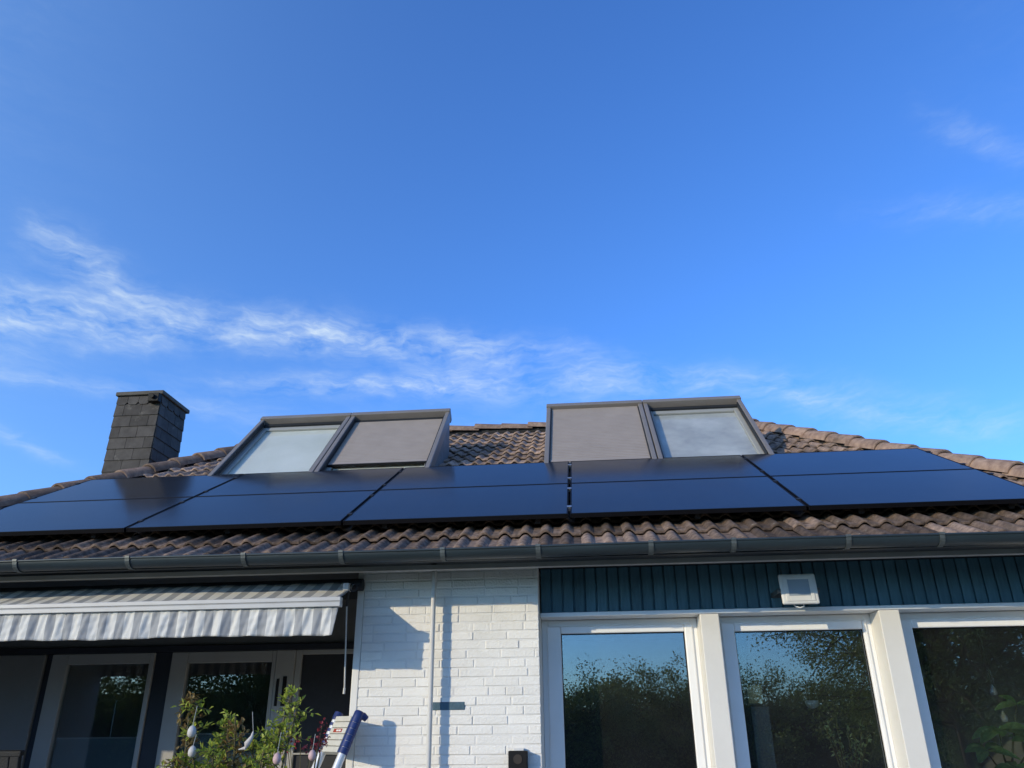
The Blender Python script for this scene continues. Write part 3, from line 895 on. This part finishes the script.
rnd = random.Random(21)
def way(x0, y0, x1, y1, z1, wob=.04):
    n = 8; out = []
    for i in range(n):
        t = i / (n - 1)
        out.append((x0 + (x1 - x0) * t ** 1.4 + rnd.uniform(-wob, wob) * t, y0 + (y1 - y0) * t + rnd.uniform(-wob, wob) * t, .03 + (z1 - .03) * t))
    return out
stems = [way(-1.95, 4.3, -2.10, 4.2, 1.69), way(-1.95, 4.3, -2.02, 4.15, 1.67), way(-1.9, 4.3, -1.88, 4.2, 1.61), way(-1.9, 4.35, -1.96, 4.35, 1.58),
         way(-1.82, 4.3, -1.80, 4.2, 1.60), way(-1.82, 4.3, -1.73, 4.25, 1.52), way(-1.75, 4.3, -1.62, 4.25, 1.62), way(-1.75, 4.3, -1.56, 4.2, 1.72),
         way(-1.7, 4.3, -1.52, 4.2, 1.66), way(-1.75, 4.35, -1.68, 4.3, 1.50), way(-1.9, 4.3, -1.85, 4.1, 1.46), way(-1.8, 4.3, -1.62, 4.1, 1.45), way(-2.0, 4.3, -2.13, 4.2, 1.42)]
shrub(stems, M['leaf_rose'], M['stem'], 'leafy rose bush with pale hanging eggs before the terrace doors', 'rose_bush', (-1.85, 4.3, 0), .034, 22, 'bush', rnd, red=(0, 4))
g = MB(); g.box(-2.9, -1.2, 3.9, 4.75, -.02, .058)
tag(g.build('garden_soil', M['soil'], bevel=.02), kind='structure')

def way2(x0, y0, x1, y1, z1): return way(x0, y0, x1, y1, z1, .02)
rt = thing('red_flowering_plant', (-1.50, 4.95, 0), 'plant with small deep red blooms beside the ladder', 'plant')
s = MB(); l = MB()
for k in range(11):
    e = Vector((rnd.uniform(-1.86, -1.52), 4.75 + rnd.uniform(-.08, .1), rnd.uniform(1.43, 1.56)))
    s.tube([(-1.62, 4.85, .03), (-1.64, 4.83, .9), e], [.005, .004, .002], 5)
    for q in range(11):
        l.t = rnd.random(); leaf(l, e + rv(rnd) * .03, rv(rnd, -.2), rv(rnd, 1), .024, .016)
s.build('stem', M['stem'], rt); o = l.build('foliage', M['petal'], rt); o['label'] = 'small deep red blooms'  # this foliage mesh holds only bloom petals, no leaves

def egg(x, y, z, m, label, h=.033, drop=.09):
    t = thing('hanging_egg', (x, y, z), label, 'egg', 'easter eggs hung in the rose bush')
    b = MB(); n = 14; mm = 10; vs = []; fs = []
    for j in range(mm + 1):
        th = math.pi * j / mm
        rr = math.sin(th) * h * .74 * (1 - .13 * math.cos(th))
        for k in range(n): vs.append((x + rr * math.cos(2 * math.pi * k / n), y + rr * math.sin(2 * math.pi * k / n), z + h * math.cos(th)))
    b.mesh(vs, [(j * n + k, (j + 1) * n + k, (j + 1) * n + (k + 1) % n, j * n + (k + 1) % n) for j in range(mm) for k in range(n)], True)
    b.build('shell', m, t)
    b = MB(); b.tube([(x, y, z + h - .002), (x + .004, y + .01, z + h + drop)], .0018, 5); b.build('thread', M['string'], t)
egg(-1.995, 4.08, 1.532, M['egg_white'], 'white egg hanging highest, at the left of the bush', .029)
egg(-1.968, 4.06, 1.442, M['egg_white'], 'white egg hanging below another on the left of the bush', .027, .05)
egg(-1.528, 4.05, 1.408, M['egg_pink'], 'pale pink egg hanging low amid green leaves before the door post', .027)
egg(-1.37, 4.1, 1.420, M['egg_pink'], 'rosy pink egg hanging beside the ladder rail under red blooms', .025, .07)
# the last egg's twig comes from the bush
b = MB(); tw = thing('bird_charm', (-1.70, 4.08, 1.45), 'small white bird charm dangling in the middle of the bush', 'ornament')
b.tube([(-1.705, 4.08, 1.455), (-1.70, 4.08, 1.475), (-1.68, 4.08, 1.505), (-1.676, 4.08, 1.53)], [.006, .016, .009, .003], 8); b.tube([(-1.705, 4.08, 1.455), (-1.74, 4.08, 1.448)], [.010, .003], 6)
b.build('body', M['egg_white'], tw)
b = MB(); b.tube([(-1.676, 4.08, 1.53), (-1.70, 4.1, 1.62)], .0016, 5); b.build('thread', M['string'], tw)

# garden chair
ch = thing('garden_chair', (-4.55, 6.55, .05), 'dark woven high-backed garden chair standing before the left terrace door', 'chair')
FX, FY = -4.55, 6.55
b = MB(); b.box(FX - .28, FX + .28, FY - .3, FY + .25, .42, .48); b.build('seat', M['wicker'], ch, bevel=.02)
b = MB(); fr = (Vector((FX, FY - .33, .45)), X_AX, Vector((0, -.17, .985)), Vector((0, .985, .17)))
for i in range(7): b.box(-.27 + i * .078, -.27 + i * .078 + .074, .02, .94, -.02, .02, fr)
b.box(-.285, .285, .93, .97, -.026, .026, fr); b.build('backrest', M['wicker'], ch, bevel=.008)
for sx in (-1, 1):
    for yy in (-.3, .25):
        b = MB(); b.tube([(FX + sx * .27, FY + yy, .05), (FX + sx * .26, FY + yy * .9, .44)], .018, 8); b.build('leg', M['dark_metal'], ch)
    b = MB(); b.box(FX + sx * .29 - .03, FX + sx * .29 + .03, FY - .34, FY + .25, .64, .67); b.tube([(FX + sx * .29, FY + .2, .44), (FX + sx * .29, FY + .2, .64)], .016, 8)
    b.build('armrest', M['wicker'], ch, bevel=.008)

# ---------------------------------------------------------------- things indoors seen through the glass
lamp = thing('floor_lamp', (-4.72, 7.95, .05), 'thin floor lamp with a ring head behind the left terrace door', 'lamp')
b = MB(); b.tube([(-4.72, 7.95, .06), (-4.72, 7.95, 1.80)], .008, 6); b.tube([(-4.72, 7.95, .05), (-4.72, 7.95, .08)], .13, 16); b.build('stand', M['alu'], lamp)
b = MB(); b.tube([(-4.70 + .055 * math.cos(t * .5236), 7.95, 1.85 + .05 * math.sin(t * .5236)) for t in range(13)], .006, 6); b.build('ring', M['alu'], lamp)

pf = thing('picture_frame', (1.29, 6.52, 1.66), 'small golden picture in a dark frame behind the middle window', 'picture')
b = MB()
for q in ((1.205, 1.217, 1.665, 1.82), (1.33, 1.342, 1.665, 1.82)): b.box(q[0], q[1], 6.5, 6.52, q[2], q[3])
b.box(1.217, 1.33, 6.5, 6.52, 1.808, 1.82); b.box(1.217, 1.33, 6.5, 6.52, 1.665, 1.677)
b.build('frame', M['frame_dark'], pf)
b = MB(); b.box(1.217, 1.33, 6.508, 6.515, 1.677, 1.808); b.build('picture', M['gold'], pf)
bd = thing('card_box', (1.30, 6.56, 1.1), 'pale grey board standing under the golden picture', 'board')
b = MB(); b.box(1.235, 1.37, 6.54, 6.60, 1.0, 1.655); b.build('board', M['paper'], bd, bevel=.004)
tb = thing('window_shelf', (1.7, 6.65, .05), 'dim wooden plant shelf running behind the windows', 'shelf')
b = MB(); b.box(.2, 3.6, 6.45, 7.2, .95, 1.0)
b.build('board', M['frame_dark'], tb)
for x in (.25, 1.9, 3.55):
    b = MB(); b.box(x - .03, x + .03, 6.5, 7.1, .05, .95); b.build('leg', M['frame_dark'], tb)
bi = thing('ceramic_bowl', (1.78, 6.9, 1.66), 'white ceramic bowl hanging behind the middle window', 'ornament')
b = MB(); vs = []; n = 16
for j in range(7):
    th = math.pi / 2 * j / 6
    for k in range(n): vs.append((1.79 + .055 * math.cos(th * .95) * math.cos(2 * math.pi * k / n), 6.9 + .055 * math.cos(th * .95) * math.sin(2 * math.pi * k / n), 1.70 - .06 * math.sin(th)))
b.mesh(vs, [(j * n + k, (j + 1) * n + k, (j + 1) * n + (k + 1) % n, j * n + (k + 1) % n) for j in range(6) for k in range(n)], True)
b.build('bowl', M['ceramic'], bi, solid=.004)
b = MB()
for a in (0, 2.1, 4.2): b.tube([(1.79 + .054 * math.cos(a), 6.9 + .054 * math.sin(a), 1.70), (1.79, 6.9, 1.95)], .0012, 4)
b.tube([(1.79, 6.9, 1.95), (1.79, 6.9, 2.5)], .0012, 4); b.build('cord', M['string'], bi)

su = thing('succulent', (2.0, 6.85, 1.0), 'branching pale green succulent on the shelf behind the middle window', 'houseplant')
b = MB(); b.tube([(2.0, 6.85, 1.0), (2.0, 6.85, 1.12)], [.07, .09], 14); b.build('pot', M['pot'], su)
s = MB(); l = MB(); rnd = random.Random(4)
for k in range(11):
    e = Vector((2.0 + rnd.uniform(-.18, .18), 6.8 + rnd.uniform(-.08, .08), rnd.uniform(1.25, 1.56)))
    m = Vector((2.0 + (e.x - 2) * .5, 6.85, 1.2))
    s.tube([(2.0, 6.85, 1.1), m, e], [.012, .009, .005], 6)
    for q in range(18):
        u = rnd.random(); p = m.lerp(e, .3 + .7 * u); l.t = rnd.random(); leaf(l, p, rv(rnd, .5), rv(rnd, 1), .045, .016)
s.build('stem', M['stem'], su); l.build('foliage', M['leaf_succ'], su)

hp = thing('leafy_houseplant', (3.2, 6.95, 1.0), 'houseplant with broad glossy leaves behind the third window', 'houseplant')
b = MB(); b.tube([(3.2, 6.95, 1.0), (3.2, 6.95, 1.14)], [.09, .11], 14); b.build('pot', M['pot'], hp)
s = MB(); l = MB()
def bigleaf(b, c, d, n, ln, wd):
    d = d.normalized(); sd = d.cross(n).normalized(); n = sd.cross(d); vs = []; K = 7
    for i in range(K):
        t = i / (K - 1); w = wd * math.sin(math.pi * min(.98, t * .93 + .03)) ** .8 * .5
        m = c + d * ln * t - Vector((0, 0, 1)) * ln * .35 * t * t
        vs += [m - sd * w + n * w * .3, m, m + sd * w + n * w * .3]
    b.mesh(vs, [(i * 3 + j, i * 3 + j + 1, (i + 1) * 3 + j + 1, (i + 1) * 3 + j) for i in range(K - 1) for j in range(2)], True)
for px, pz, nn, sz in ((3.15, 1.47, 7, .23), (3.33, 1.65, 6, .17), (3.02, 1.33, 6, .2), (3.38, 1.38, 6, .2), (3.2, 1.2, 6, .2)):
    top = Vector((px, 6.85, pz)); s.tube([(3.2, 6.95, 1.1), (3.2 + (px - 3.2) * .5, 6.92, 1.1 + (pz - 1.1) * .5), top], [.009, .007, .004], 6)
    for k in range(nn):
        a = 2 * math.pi * k / nn + pz * 3; l.t = rnd.random()
        bigleaf(l, top, Vector((math.cos(a), math.sin(a) * .6 - .25, rnd.uniform(-.1, .5))), Vector((0, -.6, .8)), sz * rnd.uniform(.8, 1.1), sz * .42)
s.build('stem', M['stem'], hp); l.build('foliage', M['leaf_house'], hp)
for x, z, lab in ((3.25, 1.757, 'small pale lantern ornament hanging higher behind the third window'), (3.285, 1.56, 'small pale lantern ornament hanging lower behind the third window')):
    t = thing('hanging_ornament', (x, 7.0, z), lab, 'ornament', 'lantern ornaments on strings')
    b = MB(); b.tube([(x, 7.0, z + .05), (x, 7.0, z + .03), (x, 7, z + .01), (x, 7.0, z - .01), (x, 7.0, z - .03), (x, 7, z - .034)], [.004, .012, .026, .029, .026, .012], 12); b.build('body', M['ceramic'], t)
    b = MB(); b.tube([(x, 7.0, z + .05), (x - .06, 7.0, 2.5)], .0016, 5); b.build('string', M['string'], t)

# ---------------------------------------------------------------- garden behind the camera (seen mirrored in the panes)
def tree(name, label, cat, x, y, trunk_h, crown, n_leaf, ll, seed, leafm, group=None, limbs=26, clump=.55):
    rnd = random.Random(seed)
    t = thing(name, (x, y, 0), label, cat, group)
    s = MB(); l = MB()
    cz, rx, rz = crown
    top = Vector((x + rnd.uniform(-.3, .3), y, cz + rz * .5))
    base_r = .05 + trunk_h * .035
    s.tube([(x, y, -.1), (x + .05, y, trunk_h * .5), (x, y + .05, trunk_h), tuple(top)], [base_r, base_r * .8, base_r * .65, base_r * .15], 9)
    ends = []
    for k in range(limbs):
        d = rv(rnd, .25)
        e = Vector((x + d.x * rx * rnd.uniform(.55, 1), y + d.y * rx * rnd.uniform(.55, 1), cz + d.z * rz * rnd.uniform(.5, 1)))
        st = Vector((x, y, trunk_h)).lerp(top, rnd.random() * .8)
        mid = st.lerp(e, .5) + Vector((0, 0, rnd.uniform(0, .4)))
        s.tube([st, mid, e], [base_r * .28, base_r * .17, base_r * .05], 5)
        for u in (.35, .55, .75, .9, 1.0): ends.append(((st.lerp(mid, u * 2) if u < .5 else mid.lerp(e, u * 2 - 1)), d))
    s.build('trunk', M['bark'], t)
    per = max(1, n_leaf // len(ends))
    for e, d in ends:
        r = clump * rnd.uniform(.6, 1.2)
        tone = rnd.uniform(.2, .8)
        for q in range(per):
            l.t = min(1, max(0, rnd.gauss(tone, .18)))
            c = e + Vector((rnd.gauss(0, r * .5), rnd.gauss(0, r * .5), rnd.gauss(0, r * .42)))
            leaf(l, c, rv(rnd, -.3), rv(rnd, 1), ll * rnd.uniform(.7, 1.3), ll * .6)
    l.build('crown', leafm, t)
    return t
tree('garden_tree', 'big leafy tree mirrored in the middle and right window panes', 'tree', 6.7, -3.6, 1.3, (3.6, 4.0, 3.9), 110000, .062, 31, M['leaf_tree'], limbs=230, clump=.36)
for i, (x, y, h, lab) in enumerate(((-3.2, -16, 3.1, 'low round shrub mirrored at the left edge of the first large pane'), (.2, -15, 3.5, 'ragged shrub mirrored left of the middle of the first large pane'),
                            (2.8, -15.5, 3.9, 'tall ragged shrub mirrored at the right of the first large pane'), (5.6, -17, 3.9, 'shrub mirrored low in the middle pane beside the big tree'),
                            (9.5, -16, 4.0, 'dense shrub mirrored low behind the big tree'), (14, -16, 4.3, 'far shrub mirrored behind the tree in the third pane'))):
    tree('hedge_shrub', lab, 'shrub', x, y, .25, (h * .40, 2.5, h * .56), 13000, .085, 50 + i, M['leaf_hedge'], 'shrubs along the back of the garden', limbs=60, clump=.42)
for i, (x, y, h, lab) in enumerate(((-11, -14, 5.2, 'dark tree mirrored in the terrace door beside the post'), (-15.5, -15, 5.8, 'dark tree mirrored in the far terrace door'), (-20, -13, 5.4, 'dark tree mirrored at the edge of the far terrace door'), (-7, -17, 4.4, 'smaller dark tree mirrored by the screen door'))):
    tree('boundary_tree', lab, 'tree', x, y, .6, (h * .5, 3.0, h * .5), 9000, .15, 80 + i, M['leaf_tree'], 'trees on the garden boundary', limbs=40, clump=.8)  # added tall and dense to block bright sky mirrored in the terrace doors

def hedge(x0, x1, y, h, n, label, seed, name='garden_hedge'):
    rnd = random.Random(seed)
    t = thing(name, ((x0 + x1) / 2, y, 0), label, 'hedge')
    b = MB(); b.box(x0 + .2, x1 - .2, y - .45, y + .45, -.05, h - .45); b.build('branch_core', M['bark'], t)
    l = MB()
    for q in range(n):
        x = rnd.uniform(x0, x1)
        top = h + .25 * math.sin(x * 1.7) + .2 * math.sin(x * .6 + 1) + rnd.gauss(0, .12)
        z = top * (1 - abs(rnd.gauss(0, .42)))
        if z < 0: z = rnd.uniform(0, top)
        l.t = min(1, max(0, rnd.gauss(.45 + .2 * math.sin(x * 3), .2)))
        leaf(l, Vector((x, y + rnd.uniform(-.6, .6), z)), rv(rnd, .3), rv(rnd, 1), .16 * rnd.uniform(.7, 1.3), .11)
    l.build('foliage', M['leaf_hedge'], t)
hedge(-6, 24, -18.5, 2.5, 26000, 'long leafy hedge mirrored lowest in the three big window panes', 7)
hedge(-36, -6.4, -18.5, 3.3, 22000, 'taller dark hedge mirrored in the terrace doors under the awning', 8)  # height raised to block the bright horizon mirrored in these doors

# ---------------------------------------------------------------- light
SUN_FROM = Vector((-1.0, -1.0, .38)).normalized()
EL = math.asin(SUN_FROM.z); AZ_ = math.atan2(SUN_FROM.x, SUN_FROM.y)
sl = bpy.data.lights.new('sun', 'SUN'); sl.energy = 3.2; sl.angle = R(.55); sl.color = (1, .85, .58)
so = bpy.data.objects.new('sun', sl); COL.objects.link(so)
so.rotation_euler = (-SUN_FROM).to_track_quat('-Z', 'Y').to_euler()

w = bpy.data.worlds.new('World'); sc.world = w; w.use_nodes = True
nt = w.node_tree; L = nt.links.new
bg = nt.nodes['Background']
sky = N(nt, 'ShaderNodeTexSky'); sky.sky_type = 'NISHITA'; sky.sun_disc = False
sky.sun_elevation = EL; sky.sun_rotation = AZ_ % (2 * math.pi)
sky.altitude = 100; sky.air_density = 1.0; sky.dust_density = .6; sky.ozone_density = 2.2
hs = N(nt, 'ShaderNodeMixRGB', blend_type='MULTIPLY'); hs.inputs[0].default_value = 1; hs.inputs[2].default_value = (.70, 1.30, 2.28, 1); L(sky.outputs[0], hs.inputs[1])

# cirrus: streaks laid out by compass direction and height above the horizon
tc = N(nt, 'ShaderNodeTexCoord')
sp = N(nt, 'ShaderNodeSeparateXYZ'); L(tc.outputs['Generated'], sp.inputs[0])
def mth(op, a, b=None, c=None, clamp=False):
    n = N(nt, 'ShaderNodeMath', operation=op); n.use_clamp = clamp
    for i, v in enumerate((a, b, c)):
        if v is None: continue
        if isinstance(v, (int, float)): n.inputs[i].default_value = v
        else: L(v, n.inputs[i])
    return n.outputs[0]
az = mth('MULTIPLY', mth('ARCTAN2', sp.outputs['X'], sp.outputs['Y']), 57.2958)
el = mth('MULTIPLY', mth('ARCSINE', sp.outputs['Z']), 57.2958)
cb = N(nt, 'ShaderNodeCombineXYZ'); L(az, cb.inputs[0]); L(el, cb.inputs[1])
wp = N(nt, 'ShaderNodeTexNoise', Scale=.16, Detail=4, Roughness=.6); L(cb.outputs[0], wp.inputs['Vector'])
off = N(nt, 'ShaderNodeVectorMath', operation='MULTIPLY_ADD'); off.inputs[1].default_value = (5, 2.4, 0); off.inputs[2].default_value = (-2.5, -1.2, 0)
L(wp.outputs['Color'], off.inputs[0])
ad = N(nt, 'ShaderNodeVectorMath', operation='ADD'); L(cb.outputs[0], ad.inputs[0]); L(off.outputs[0], ad.inputs[1])
s2 = N(nt, 'ShaderNodeSeparateXYZ'); L(ad.outputs[0], s2.inputs[0])
AZW, ELW = s2.outputs[0], s2.outputs[1]
STREAKS = [  # az0, el0, az1, el1, half width, strength
    (-44, 24.4, -33, 25.4, 1.35, .80), (-34, 26.2, -20, 26.9, 1.3, .70), (-22, 27.0, -8, 26.5, 1.2, .62), (-9, 26.6, 2, 25.3, 1.2, .40),
    (-41, 29.6, -35, 27.6, 1.25, .62), (-25, 23.0, -9, 23.8, .8, .62), (-12, 24.0, 6, 23.2, 1.2, .45),
    (5, 24.3, 15, 22.6, .9, .36), (14, 22.4, 29, 17.2, 1.2, .40), (-43, 20.3, -35, 21.2, .5, .34), (-42, 17.6, -37, 16.0, .45, .42), (-34, 21.5, -24, 20.8, .9, .22),
    (26, 31.9, 37, 29.0, .9, .18), (30.5, 36.8, 36, 32.5, .9, .16), (-50, 22, -40, 24, 3, .30), (-20, 20, 10, 19.5, 2.2, .14),
    (-130, 38, -70, 38, 13, .9), (70, 38, 140, 38, 13, .9), (150, 40, 190, 40, 15, .9), (-190, 40, -140, 40, 15, .9)]  # unseen cloud banks behind the camera, added to brighten and whiten the shade
tot = None
for a0, e0, a1, e1, wd, st in STREAKS:
    ln = math.hypot(a1 - a0, e1 - e0); ux, uy = (a1 - a0) / ln, (e1 - e0) / ln
    cx, cy = (a0 + a1) / 2, (e0 + e1) / 2
    dx, dy = mth('SUBTRACT', AZW, cx), mth('SUBTRACT', ELW, cy)
    u = mth('ADD', mth('MULTIPLY', dx, ux), mth('MULTIPLY', dy, uy))
    v = mth('ADD', mth('MULTIPLY', dx, -uy), mth('MULTIPLY', dy, ux))
    q = mth('ADD', mth('POWER', mth('ABSOLUTE', mth('DIVIDE', u, ln * .62)), 3), mth('POWER', mth('ABSOLUTE', mth('DIVIDE', v, wd)), 2))
    gsn = mth('MULTIPLY', mth('POWER', 2.718, mth('MULTIPLY', q, -1)), st)
    tot = gsn if tot is None else mth('ADD', tot, gsn)
mp = N(nt, 'ShaderNodeMapping'); mp.inputs['Scale'].default_value = (.20, .62, 1); mp.inputs['Rotation'].default_value = (0, 0, R(-8)); L(ad.outputs[0], mp.inputs['Vector'])
n1 = N(nt, 'ShaderNodeTexNoise', Scale=1.0, Detail=8, Roughness=.60, Distortion=.12); L(mp.outputs[0], n1.inputs['Vector'])
mr = N(nt, 'ShaderNodeMapRange'); mr.inputs['From Min'].default_value = .34; mr.inputs['From Max'].default_value = .72; L(n1.outputs['Fac'], mr.inputs['Value'])
mp2 = N(nt, 'ShaderNodeMapping'); mp2.inputs['Scale'].default_value = (.55, 2.6, 1); mp2.inputs['Rotation'].default_value = (0, 0, R(-14)); L(ad.outputs[0], mp2.inputs['Vector'])
n2 = N(nt, 'ShaderNodeTexNoise', Scale=1.0, Detail=7, Roughness=.6, Distortion=.15); L(mp2.outputs[0], n2.inputs['Vector'])
fib = N(nt, 'ShaderNodeMapRange'); fib.inputs['From Min'].default_value = .3; fib.inputs['From Max'].default_value = .75; fib.inputs['To Min'].default_value = .45; fib.inputs['To Max'].default_value = 1.25; L(n2.outputs['Fac'], fib.inputs['Value'])
cl = mth('MULTIPLY', mth('MULTIPLY', tot, mr.outputs[0]), mth('MULTIPLY', fib.outputs[0], 1.25), clamp=True)
da = mth('DIVIDE', mth('ADD', az, 85), 46)
va = mth('POWER', 2.718, mth('MULTIPLY', mth('MULTIPLY', da, da), -1))
de = mth('DIVIDE', el, 20)
ve = mth('MULTIPLY_ADD', mth('POWER', 2.718, mth('MULTIPLY', mth('MULTIPLY', de, de), -1)), 2.0, 1.0)
veil = mth('MULTIPLY', mth('MULTIPLY', va, ve), .24)
hz = N(nt, 'ShaderNodeMixRGB'); hz.inputs[2].default_value = (3.2, 5.6, 8.2, 1); L(veil, hz.inputs[0]); L(hs.outputs[0], hz.inputs[1])
mx = N(nt, 'ShaderNodeMixRGB'); L(cl, mx.inputs[0]); L(hz.outputs[0], mx.inputs[1]); mx.inputs[2].default_value = (5.0, 6.0, 7.0, 1)
L(mx.outputs[0], bg.inputs['Color'])
bg.inputs['Strength'].default_value = .142

# ---------------------------------------------------------------- camera
cam = bpy.data.cameras.new('camera'); co = bpy.data.objects.new('camera', cam); COL.objects.link(co)
cam.sensor_width = 36; cam.lens = 769 / 1024 * 36; cam.clip_start = .05; cam.clip_end = 2000
pit, yaw, rol = R(23.863), R(5.030), R(-.618)
fw = Vector((-math.sin(yaw) * math.cos(pit), math.cos(yaw) * math.cos(pit), math.sin(pit)))
r_ = Vector((math.cos(yaw), math.sin(yaw), 0)); u_ = r_.cross(fw)
r2 = r_ * math.cos(rol) + u_ * math.sin(rol); u2 = r2.cross(fw)
mw = Matrix((( r2.x, u2.x, -fw.x, 0), (r2.y, u2.y, -fw.y, 0), (r2.z, u2.z, -fw.z, EYE), (0, 0, 0, 1)))
co.matrix_world = mw
sc.camera = co

sc.view_settings.view_transform = 'Standard'
sc.view_settings.look = 'None'
sc.view_settings.exposure = 0
sc.view_settings.gamma = 1
sc.cycles.max_bounces = 8
sc.cycles.transparent_max_bounces = 12
